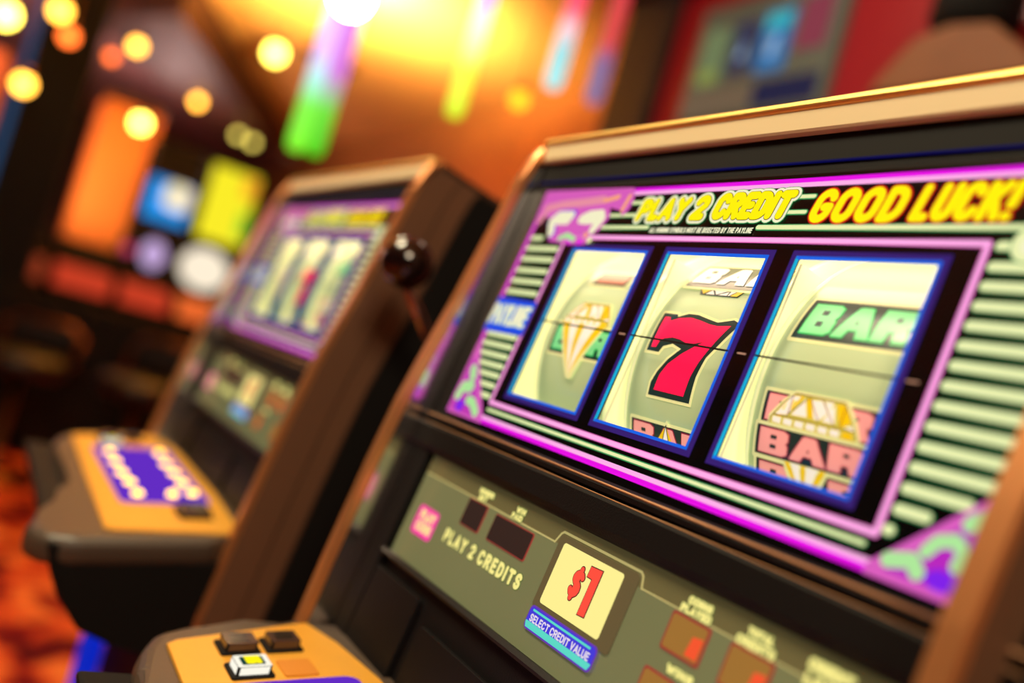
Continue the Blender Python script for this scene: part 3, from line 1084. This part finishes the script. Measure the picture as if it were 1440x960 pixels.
    top = Vector((.380, -.012, 1.130))
    mb.tube([(.2790, .085, 1.045), (.300, .085, 1.045)], .020, M_STEEL, 20)
    lv = mb.build('lever_hub', root)
    mb = MB()
    mb.tube([piv, piv + Vector((.02, -.01, .005)), Vector((.345, .045, 1.085)), top], .0062, M_STEEL, 12)
    l2 = mb.build('lever', root)
    mb = MB()
    mb.ball((.380, -.020, 1.152), .0265, M_KNOB, 32)
    k = mb.build('lever_knob', l2)
    k['label'] = 'round dark red-black knob'
    return root


m1 = make_machine()
m2 = copy_tree(m1)
m1['label'] = 'large sharp slot machine in the foreground with a red seven on its middle reel'
m2['label'] = 'blurred slot machine left of the foreground one, black ball lever on its side'
m2.location.x = -0.78
side_panel(m1, -1, -XI, -XO)
side_panel(m1, 1, .2425, .2545, 0.006)
side_panel(m2, -1, -XI, -XO)
side_panel(m2, 1, XI, XO)
for m in (m1, m2):
    m['group'] = 'reel slot machines standing in a row'


# ------------------------------------------------------------------ room
def plane_obj(name, pts, m, thick=None):
    mb = MB()
    mb.face(pts, m)
    return struct(mb.build(name))


def carpet():
    m, nt, b = new_mat('patterned_carpet')
    tc = nt.nodes.new('ShaderNodeTexCoord')
    n1 = nt.nodes.new('ShaderNodeTexNoise')
    n1.inputs['Scale'].default_value = 5.2
    n1.inputs['Detail'].default_value = 1.5
    n1.inputs['Distortion'].default_value = 0.8
    nt.links.new(tc.outputs['Object'], n1.inputs['Vector'])
    cr = nt.nodes.new('ShaderNodeValToRGB')
    e = cr.color_ramp.elements
    e[0].position = 0.36
    e[0].color = lin((70, 8, 14))
    e[1].position = 0.72
    e[1].color = lin((232, 150, 72))
    k = e.new(0.46); k.color = lin((120, 18, 18))
    k = e.new(0.54); k.color = lin((196, 78, 34))
    k = e.new(0.62); k.color = lin((216, 112, 50))
    nt.links.new(n1.outputs['Fac'], cr.inputs['Fac'])
    nt.links.new(cr.outputs['Color'], b.inputs['Base Color'])
    b.inputs['Roughness'].default_value = 0.95
    b.inputs['Specular IOR Level'].default_value = 0.1
    return m


X0, X1, Y0, Y1, H = -13.0, 2.6, -4.2, 2.6, 3.0
M_CEIL = surf('ceiling_plaster_amber', (232, 168, 96), 0.8, vary=0.1, vscale=1.0)
M_CEIL2 = surf('ceiling_plaster_mauve', (150, 110, 110), 0.8)
M_BEAM = surf('dark_wood_beam', (82, 42, 22), 0.6, vary=0.3, vscale=3)
M_WALLO = surf('amber_wall', (186, 112, 52), 0.7, vary=0.25, vscale=2)
M_WALLD = surf('dark_wall', (60, 34, 30), 0.8)
M_COLO = surf('orange_column', (232, 120, 44), 0.6)
plane_obj('floor', [(X0, Y0, 0), (X1, Y0, 0), (X1, Y1, 0), (X0, Y1, 0)], carpet())
plane_obj('ceiling', [(X0, Y0, H), (X0, Y1, H), (X1, Y1, H), (X1, Y0, H)], M_CEIL)
plane_obj('wall_back', [(X0, Y1, 0), (X1, Y1, 0), (X1, Y1, H), (X0, Y1, H)], M_WALLO)
plane_obj('wall_left', [(X0, Y0, 0), (X0, Y1, 0), (X0, Y1, H), (X0, Y0, H)], M_WALLD)
plane_obj('wall_right', [(X1, Y0, 0), (X1, Y0, H), (X1, Y1, H), (X1, Y1, 0)], M_WALLD)
plane_obj('wall_front', [(X0, Y0, 0), (X0, Y0, H), (X1, Y0, H), (X1, Y0, 0)], M_WALLD)
# dark beam crossing the ceiling, and the lower mauve ceiling beyond it
mb = MB()
mb.prism([(-3.2, .60), (-5.7, .30), (-9.6, 2.59), (-7.6, 2.59), (-5.0, 1.0)][:0] + [(-6.75, -.15), (-5.75, .32), (-9.55, 2.10), (-10.4, 1.95)], 2.70, 3.0, M_BEAM)
b1 = struct(mb.build('trim_1'))
mb = MB()
mb.prism([(-12.9, -4.1), (-6.9, -4.1), (-6.9, -.2), (-10.6, 1.95), (-10.6, 2.55), (-12.9, 2.55)], 2.90, 2.99, M_CEIL2)
struct(mb.build('trim_2'))

# ------------------------------------------------------------------ columns
def column(name, label, x, y, w, m, edge=None, h=2.9):
    t = thing(name, label, 'column', (x, y, 0))
    mb = MB()
    mb.box((-w / 2, -w / 2, .12), (w / 2, w / 2, h), m, .02)
    mb.build('shaft', t)
    mb = MB()
    mb.box((-w / 2 - .03, -w / 2 - .03, 0), (w / 2 + .03, w / 2 + .03, .12), M_BEAM, .01)
    mb.build('base', t)
    mb = MB()
    mb.box((-w / 2 - .02, -w / 2 - .02, h), (w / 2 + .02, w / 2 + .02, h + .05), M_BEAM, .01)
    mb.build('capital', t)
    if edge:
        mb = MB()
        mb.tube([(w / 2, -w / 2, .3), (w / 2, -w / 2, 2.7)], .018, edge, 10)
        e = mb.build('light_tube', t)
        e['label'] = 'dim blue light tube on its corner'
    return t


column('column', 'square amber column rising behind the far machines, short of the ceiling', -7.0, .33, .40, M_COLO, None, 2.22)
column('column', 'black square column with a blue lit edge', -5.0, -.25, .30, M_BLACKM, glow('dim_blue_tube', (40, 80, 120), .8))
column('column', 'amber column at the left edge beyond the black one', -7.6, -.75, .5, M_COLO, None, 2.35)

# ------------------------------------------------------------------ far bank of machines
G_FY = glow('far_yellow_screen', (250, 236, 40), 1.0, True)
G_FO = glow('far_orange_screen', (255, 170, 40), 1.0)
G_FG = glow('far_green_screen', (150, 214, 50), 1.0)
G_FB = glow('far_blue_screen', (20, 150, 240), 1.0, True)
G_FW = glow('far_white_screen', (255, 240, 214), 1.0)
G_FL = glow('far_lilac_screen', (200, 170, 222), 1.0)
G_FP = glow('far_pink_light', (206, 60, 110), 1.0)
G_FR = glow('far_red_deck', (206, 62, 36), 0.9)
G_FOR = glow('far_orange_deck', (236, 104, 44), 1.0)


def far_machine(label, y, w, top, main, deckm, extra=None, top_z=(1.48, 1.98), x=-6.0, sw=.14, sh=.16, so=0):
    t = thing('slot_machine', label, 'slot machine', (x, y, 0), 0, 'slot machines across the aisle')
    hw = w / 2
    mb = MB()
    mb.prism([(-.45, 0), (0, 0), (0, .70), (.16, .74), (.18, .80), (0, .86), (-.10, 1.42), (-.45, 1.42)], 0, 1, M_BLACKM, 1) if False else None
    if top:
        prof = [(-.45, 0), (0, 0), (0, .76), (.17, .80), (.19, .96), (0, 1.0), (-.09, 1.42), (-.08, 1.44), (-.08, 1.98), (-.45, 1.98)]
    else:
        prof = [(-.45, 0), (0, 0), (0, .76), (.17, .80), (.19, .96), (0, 1.0), (-.05, 1.14), (-.12, 1.17), (-.45, 1.17)]
    a = [(p[0], p[1]) for p in prof]
    mb.prism(a, -hw, hw, M_BLACKM, 1, .006, 1)
    mb.build('cabinet', t)
    mb = MB()
    mb.prism([(.180, .86), (.192, .86), (.200, .962), (.01, 1.008), (.0, .99), (.185, .95)], -hw + .01, hw - .02, deckm, 1)
    mb.build('button_deck', t)
    mb = MB()
    k = 14
    pts = [(.0 + .56 * math.cos(2 * PI * i / k), .5 + .5 * math.sin(2 * PI * i / k)) for i in range(k)]
    if main:
        q = [Vector((-.012, sw * math.cos(2 * PI * i / k), sh * math.sin(2 * PI * i / k))) for i in range(k)]
        rot = Matrix.Rotation(math.radians(-10), 3, 'Y')
        f1 = [rot @ p + Vector((-.012, so, 1.22)) for p in q]
        f2 = [p + Vector((-.03, 0, 0)) for p in f1]
        va = [mb.bm.verts.new(p) for p in f1]
        vb = [mb.bm.verts.new(p) for p in f2]
        fs = [mb.bm.faces.new(va), mb.bm.faces.new(vb[::-1])]
        for i in range(k):
            fs.append(mb.bm.faces.new([va[i], vb[i], vb[(i + 1) % k], va[(i + 1) % k]]))
        for f in fs:
            f.material_index = mb.mi(main)
        mb.build('main_screen', t)
    if top:
        mb = MB()
        mb.box((-.08, -hw * .86, top_z[0]), (-.068, hw * .86, top_z[1]), top, .004)
        ts = mb.build('top_screen', t)
        if extra:
            for (ya, yb, za, zb, m) in extra:
                mb = MB()
                mb.prism(rrect(ya, za, yb, zb, min(yb - ya, zb - za) * .3), -.068, -.064, m, 0)
                mb.build('screen_picture', ts)
    return t


far_machine('far slot machine with a blue upper screen and lilac lower glass', .62, .33, G_FB, G_FL, G_FR, [(-.04, .14, 1.54, 1.72, G_FW), (-.02, .07, 1.62, 1.71, glow('far_cream', (240, 230, 150), 1.0))], (1.45, 1.72), sw=.075, sh=.10, so=.0)
far_machine('far slot machine with a tall bright yellow upper screen', 1.00, .37, G_FY, G_FW, G_FOR, [(.06, .155, 1.78, 1.92, G_FO), (.09, .157, 1.50, 1.68, G_FG)], (1.43, 1.94), sw=.165, sh=.15, so=-.04)
far_machine('far slot machine with dark screens and a red lit deck', .245, .36, None, None, G_FR, None)
far_machine('leftmost far slot machine with a dim orange deck', -.16, .38, None, None, glow('far_dim_orange_deck', (150, 56, 30), 1.0), None)
for (y, z, m, nm, lb) in ((.45, 1.205, G_FP, 'signal_lamp', 'small pink signal lamp left of the lilac glass'),):
    mb = MB()
    mb.ball((-5.93, y, z), .035, m, 16)
    o = mb.build('signal_lamp')
    tag(o, lb, 'lamp')

# ------------------------------------------------------------------ stools between the rows
M_SEAT = surf('dark_red_vinyl', (16, 7, 6), 0.5, coat=0.1)
M_BRONZE = surf('bronze_frame', (120, 72, 38), 0.3, metal=0.9)


def stool(label, x, y, rz, h=.86):
    t = thing('bar_stool', label, 'stool', (x, y, 0), rz, 'bar stools in the aisle')
    mb = MB()
    mb.lathe([(0, 0), (.2, 0), (.2, .012), (.05, .03), (.025, .05), (.025, .5), (0, .5)], (0, 0, 0), M_BRONZE, 24)
    mb.build('pedestal', t)
    mb = MB()
    mb.lathe([(0, .49), (.17, .49), (.2, .52), (.2, .56), (.17, .585), (0, .59)], (0, 0, 0), M_SEAT, 24)
    mb.build('seat', t)
    mb = MB()
    mb.prism(rrect(-.15, .64, .15, h - .01, .05), .185, .215, M_SEAT, 1, .012, 2)
    mb.build('backrest', t)
    mb = MB()
    mb.tube([(-.17, .19, .54), (-.175, .205, .70), (-.165, .21, h - .04), (-.12, .21, h + .01), (.12, .21, h + .01), (.165, .21, h - .04), (.175, .205, .70), (.17, .19, .54)], .014, M_BRONZE, 10)
    mb.build('back_frame', t)
    return t


stool('bar stool with dark seat and bronze back frame, nearest in the aisle', -4.20, .46, math.radians(60), .76)
stool('bar stool with bronze back frame, farther up the aisle', -4.25, -.06, math.radians(70), .72)

t = thing('baffle', 'low black partition with a dark rail added to darken the floor before the far machines', 'baffle', (-4.85, .0, 0))  # added dark screen, hides the lit floor and keeps this area black
mb = MB()
mb.box((-.04, -1.6, 0), (.04, 1.7, .80), M_BLACKM, .005)
mb.build('panel', t)
mb = MB()
mb.tube([(0, -1.6, .815), (0, 1.7, .815)], .02, M_BLACKM, 10)
mb.build('rail', t)

# ------------------------------------------------------------------ hanging light tubes
def tube_mat(name, stops):
    """colour bands along the tube, a property of its lamps"""
    m, nt, b = new_mat(name)
    b.inputs['Base Color'].default_value = (.02, .02, .02, 1)
    tc = nt.nodes.new('ShaderNodeTexCoord')
    sp = nt.nodes.new('ShaderNodeSeparateXYZ')
    cr = nt.nodes.new('ShaderNodeValToRGB')
    nt.links.new(tc.outputs['Generated'], sp.inputs[0])
    nt.links.new(sp.outputs['Z'], cr.inputs['Fac'])
    e = cr.color_ramp.elements
    e[0].position, e[0].color = stops[0][0], lin(stops[0][1])
    e[1].position, e[1].color = stops[-1][0], lin(stops[-1][1])
    for p, c in stops[1:-1]:
        k = e.new(p)
        k.color = lin(c)
    nt.links.new(cr.outputs['Color'], b.inputs['Emission Color'])
    b.inputs['Emission Strength'].default_value = 1.3
    m.cycles.emission_sampling = 'NONE'
    return m


T_A = tube_mat('tube_lilac_green', [(0, (120, 232, 40)), (.11, (110, 226, 60)), (.17, (160, 226, 220)), (.24, (224, 180, 255)), (1, (236, 200, 255))])
T_A2 = tube_mat('tube_purple_green', [(0, (70, 190, 20)), (.11, (90, 200, 40)), (.2, (190, 100, 200)), (.5, (226, 130, 230)), (1, (240, 180, 250))])
T_B = tube_mat('tube_violet_lime', [(0, (206, 240, 40)), (.14, (236, 250, 60)), (.26, (232, 240, 220)), (.36, (206, 150, 250)), (1, (190, 120, 240))])
T_C = tube_mat('tube_crimson_cyan', [(0, (150, 222, 224)), (.12, (120, 206, 214)), (.2, (230, 190, 200)), (.27, (250, 60, 100)), (1, (240, 40, 90))])
T_D = tube_mat('tube_red_blue', [(0, (100, 96, 140)), (.13, (90, 80, 140)), (.2, (190, 30, 50)), (1, (200, 40, 50))])


def hanging_tube(label, x, y, z, r, m, zt=2.62):
    t = thing('hanging_light_tube', label, 'light', (x, y, z), 0, 'coloured light tubes hanging from the ceiling')
    mb = MB()
    h = zt - z
    mb.tube([(0, 0, 0), (0, 0, .004), (0, 0, r), (0, 0, h)], r, m, 14, True, [r * .55, r * .8, r, r])
    mb.build('tube', t)
    mb = MB()
    mb.tube([(0, 0, h), (0, 0, h + .05)], r * 1.15, M_STEEL, 14)
    mb.tube([(0, 0, h + .05), (0, 0, H - z)], .003, M_STEEL, 6)
    mb.build('hanger', t)
    return t


hanging_tube('lilac light tube ending in green, left of the pair', -1.945, .245, 1.490, .024, T_A)
hanging_tube('purple light tube ending in green, right of the pair', -1.965, .300, 1.500, .026, T_A2)
hanging_tube('violet light tube ending in lime yellow, hanging alone', -1.765, .570, 1.695, .023, T_B)
hanging_tube('crimson light tube ending in pale cyan', -1.635, .760, 1.835, .024, T_C)
hanging_tube('dim red light tube ending in dusky blue', -1.575, .855, 1.825, .022, T_D)

# ------------------------------------------------------------------ lamps on and under the ceiling
G_WARM = glow('globe_warm_yellow', (255, 226, 90), 14.0)
G_WARM2 = glow('globe_amber', (255, 176, 60), 11.0)
G_ORNG = glow('globe_orange', (255, 110, 40), 6.0)
G_SUN = glow('bright_lamp', (255, 236, 190), 60.0, True)
def pendant(label, loc, r, m, cat='lamp'):
    t = thing('pendant_lamp', label, 'lamp', loc, 0, 'small globe lamps under the ceiling')
    mb = MB()
    mb.ball((0, 0, 0), r, m, 16)
    mb.build('globe', t)
    mb = MB()
    mb.lathe([(0, r + .03), (r * .5, r + .03), (r * .62, r * .72), (0, r * .72)], (0, 0, 0), M_BRONZE, 14)
    mb.tube([(0, 0, r + .03), (0, 0, max(H - loc[2], r + .05))], .004, M_BRONZE, 6)
    mb.build('fitting', t)
    return t


PEND = [
    ('yellow globe lamp in the top left corner of the photo', (-4.4, -.527, 2.026), .05, G_WARM),
    ('yellow globe lamp directly above an orange one, near the top left', (-4.4, -.327, 2.137), .04, G_WARM2),
    ('orange globe lamp just under a yellow one, near the top left', (-4.4, -.264, 2.040), .035, G_ORNG),
    ('orange globe lamp left beside an amber one', (-6.2, .047, 2.381), .03, G_ORNG),
    ('amber globe lamp right beside an orange one', (-6.2, .172, 2.511), .04, G_WARM2),
    ('amber globe lamp left of the black column', (-4.4, -.380, 1.757), .04, G_WARM2),
    ('yellow globe lamp in front of the amber column top', (-6.3, .341, 2.053), .05, G_WARM),
    ('pale globe lamp between the amber column and the beam', (-8.0, .906, 2.652), .04, G_WARM2),
    ('wide yellow globe lamp right of the beam', (-6.0, .990, 2.790), .060, G_WARM),
    ('pale globe lamp farthest away, left one of two touching', (-8.5, 1.413, 2.590), .035, glow('globe_pale', (220, 200, 90), 5.0)),
    ('pale globe lamp farthest away, right one of two touching', (-8.5, 1.558, 2.575), .035, bpy.data.materials['globe_pale']),
    ('amber globe lamp above the gap between the two near machines', (-2.8, 1.271, 2.163), .035, glow('globe_dim_amber', (255, 170, 30), 3.0)),
]
for lb, loc, r, m in PEND:
    pendant(lb, loc, r, m)
t = thing('bright_lamp', 'glaring white lamp at the top edge in front of the lilac tubes', 'lamp', (-1.560, .168, 1.790))
mb = MB()
mb.ball((0, 0, 0), .044, G_SUN, 20)
mb.build('globe', t)
mb = MB()
mb.lathe([(0, .07), (.03, .07), (.032, .04), (.02, .026), (0, .026)], (0, 0, 0), M_BRONZE, 20)
mb.tube([(0, 0, .07), (0, 0, H - 1.790)], .004, M_BRONZE, 6)
mb.build('fitting', t)
t = thing('added_uplighter', 'shallow bronze bowl lamp added to wash the amber ceiling', 'lamp', (-4.6, .98, 2.46))  # made-up fixture for the added light on the ceiling
mb = MB()
mb.lathe([(0, 0), (.10, .005), (.17, .04), (.16, .045), (.09, .015), (0, .012)], (0, 0, 0), M_BRONZE, 24)
mb.tube([(0, 0, .01), (0, 0, H - 2.46)], .005, M_BRONZE, 6)
mb.build('bowl', t)

# ------------------------------------------------------------------ red cabinet with a sign behind the foreground machine
M_REDW = surf('crimson_panel', (150, 10, 26), 0.5, coat=0.2)
M_DKW = surf('dark_brown_panelling', (34, 17, 12), 0.7)
t = thing('display_cabinet', 'crimson cabinet with a dark canopy behind the foreground machine', 'cabinet', (-1.3, 1.52, 0))
mb = MB()
mb.box((-1.00, 0, 0), (.95, .5, 2.60), M_REDW, .01)
mb.build('body', t)
mb = MB()
mb.box((-1.25, -.16, 2.60), (1.0, .5, 2.82), M_BEAM, .01)
mb.build('canopy', t)
mb = MB()
mb.box((-1.20, -.05, 0), (-.92, .4, 2.60), M_DKW, .01)
mb.build('end_post', t)
t = thing('sign', 'dim sign with four coloured pictures in a grey frame on the crimson cabinet', 'sign', (-1.73, 1.52, 2.27))
mb = MB()
mb.box((-.31, -.035, -.205), (.31, -.002, .205), surf('sign_frame_grey', (82, 92, 84), .5, em=(60, 74, 62), es=.35), .004)
mb.build('frame', t)
pics = [(-.27, -.15, -.08, .12, (118, 134, 92)), (-.125, -.015, -.06, .12, (58, 58, 84)), (.005, .125, -.07, .13, (44, 118, 180)), (.15, .27, -.02, .15, (146, 60, 78))]
for k, (a0, a1, z0, z1, c) in enumerate(pics):
    mb = MB()
    mb.box((a0, -.040, z0), (a1, -.034, z1), glow('sign_picture_%d' % k, c, .8), .002)
    if k == 2:
        mb.box((a0 + .01, -.042, z1 - .06), (a1 - .01, -.039, z1 - .01), glow('sign_cyan', (60, 190, 200), .8))
        mb.prism([(a0 + .04, z0 + .05), (a0 + .07, z0 + .04), (a0 + .08, z0 + .12), (a0 + .05, z0 + .11)], -.042, -.039, glow('sign_pale', (170, 200, 230), .8), 1)
    if k == 1:
        mb.prism([(a0 + .04, z0 + .05), (a0 + .07, z0 + .05), (a0 + .06, z0 + .11)], -.042, -.039, bpy.data.materials.get('sign_pale') or glow('sign_pale', (170, 200, 230), .8), 1)
    if k == 0:
        mb.box((a0 + .02, -.042, z0 + .01), (a1 - .02, -.039, z0 + .05), glow('sign_olive', (150, 160, 70), .8))
    mb.build('picture', t)
mb = MB()
mb.box((-.30, -.040, -.19), (.02, -.034, -.10), glow('sign_lower_strip', (128, 106, 82), .7), .002)
mb.box((.03, -.040, -.19), (.29, -.034, -.10), glow('sign_lower_strip_blue', (34, 36, 74), .7), .002)
mb.build('lower_strip', t)
t = thing('wooden_pedestal', 'tan gabled wooden pedestal behind the foreground machine at the right', 'pedestal', (-.875, 1.34, 0))
mb = MB()
mb.prism([(-.20, 1.96), (.20, 1.96), (.19, 2.0), (.085, 2.09), (-.02, 2.105), (-.105, 2.085), (-.18, 2.0)], -.06, .10, surf('tan_wood', (142, 90, 54), .6, vary=.2, vscale=6), 1, .008, 2)
mb.build('lid', t)
mb = MB()
mb.box((-.19, -.05, 0), (.19, .09, 1.96), M_DKW, .006)
mb.build('stand', t)
tag((lambda m: (m.lathe([(0, 0), (.08, 0), (.10, .03), (.10, .14), (.05, .18), (0, .19)], (-.90, 1.37, 2.112), M_BLACKM, 20), m.build('black_canister'))[1])(MB()), 'black rounded canister standing above the tan gable at the top right', 'canister')

# ------------------------------------------------------------------ light
def area(name, loc, target, size, power, col, sy=None):
    l = bpy.data.lights.new(name, 'AREA')
    l.energy = power
    l.color = col
    l.size = size
    if sy:
        l.shape = 'RECTANGLE'
        l.size_y = sy
    o = bpy.data.objects.new(name, l)
    C.objects.link(o)
    o.location = loc
    d = Vector(target) - Vector(loc)
    o.rotation_euler = d.to_track_quat('-Z', 'Y').to_euler()
    return o


def point(name, loc, power, col, r=.08):
    l = bpy.data.lights.new(name, 'POINT')
    l.energy = power
    l.color = col
    l.shadow_soft_size = r
    o = bpy.data.objects.new(name, l)
    C.objects.link(o)
    o.location = loc
    return o


def spot(name, loc, target, power, col, ang):
    l = bpy.data.lights.new(name, 'SPOT')
    l.energy = power
    l.color = col
    l.spot_size = math.radians(ang)
    l.spot_blend = .6
    l.shadow_soft_size = .15
    o = bpy.data.objects.new(name, l)
    C.objects.link(o)
    o.location = loc
    o.rotation_euler = (Vector(target) - Vector(loc)).to_track_quat('-Z', 'Y').to_euler()
spot('added_uplight', (-4.6, .98, 2.50), (-4.7, 1.0, 3.0), 800, (1, .70, .24), 168)  # added upward light, brightens the ceiling around the glaring lamp
area('ceiling_light_front', (-.9, -.92, 2.9), (-.6, -.1, .9), .7, 62, (1, .85, .54))
area('added_fill_right', (1.9, -1.0, 2.6), (-.5, 0, 1.1), .7, 46, (1, .80, .54))  # added fill, brightens the side panels of the neighbouring machine
spot('aisle_spot', (-2.0, -.4, 2.9), (-2.15, .0, 0), 105, (1, .78, .52), 40)
point('ceiling_wash', (-8.3, .7, 2.0), 48, (1, .62, .56), .2)
point('ceiling_wash_left', (-7.2, -1.0, 2.2), 34, (1, .60, .62), .2)
spot('column_wash', (-6.0, -.15, 1.5), (-7.0, .33, 1.75), 60, (1, .72, .3), 75)
point('cabinet_wash', (-1.3, .9, 2.6), 5, (1, .78, .6), .1)
# blue tube under the neighbour's deck
t = thing('blue_floor_light', 'blue light tube standing behind the lower front of the blurred machine', 'light', (-1.085, -.060, 0))
mb = MB()
mb.tube([(0, 0, .05), (0, 0, .60)], .018, glow('blue_tube', (8, 40, 206), .8, True), 12)
mb.build('tube', t)
mb = MB()
mb.lathe([(0, 0), (.05, 0), (.05, .03), (.02, .05), (0, .05)], (0, 0, 0), M_BLACKM, 16)
mb.build('foot', t)

w = bpy.data.worlds.new('world')
bpy.context.scene.world = w
w.use_nodes = True
w.node_tree.nodes['Background'].inputs[0].default_value = (.10, .055, .04, 1)
w.node_tree.nodes['Background'].inputs[1].default_value = .3

# ------------------------------------------------------------------ camera
def LD(x, v, n):
    return Vector((x, v * ST - n * CT, v * CT + n * ST))


right = LD(0.50176861, 0.41473796, -0.75909202)
down = LD(0.10712674, -0.90060004, -0.42124035)
fwd = LD(-0.85834266, 0.13004613, -0.49632235)
cd = bpy.data.cameras.new('camera')
cam = bpy.data.objects.new('camera', cd)
C.objects.link(cam)
mw = Matrix.Identity(4)
for i in range(3):
    mw[i][0] = right[i]
    mw[i][1] = -down[i]
    mw[i][2] = -fwd[i]
p = L(0.4403697, -0.11690901, 0.36371046)
for i in range(3):
    mw[i][3] = p[i]
cam.matrix_world = mw
cd.sensor_width = 36
cd.lens = 1283.177 / 1440 * 36
cd.clip_start = .01
cd.dof.use_dof = True
cd.dof.focus_distance = .562
cd.dof.aperture_fstop = 1.9
sc = bpy.context.scene
sc.camera = cam
sc.view_settings.view_transform = 'Standard'
sc.view_settings.look = 'None'
sc.view_settings.gamma = 1
sc.view_settings.exposure = 0
sc.cycles.use_denoising = True
sc.cycles.max_bounces = 8
sc.cycles.transparent_max_bounces = 12
sc.cycles.sample_clamp_indirect = 6
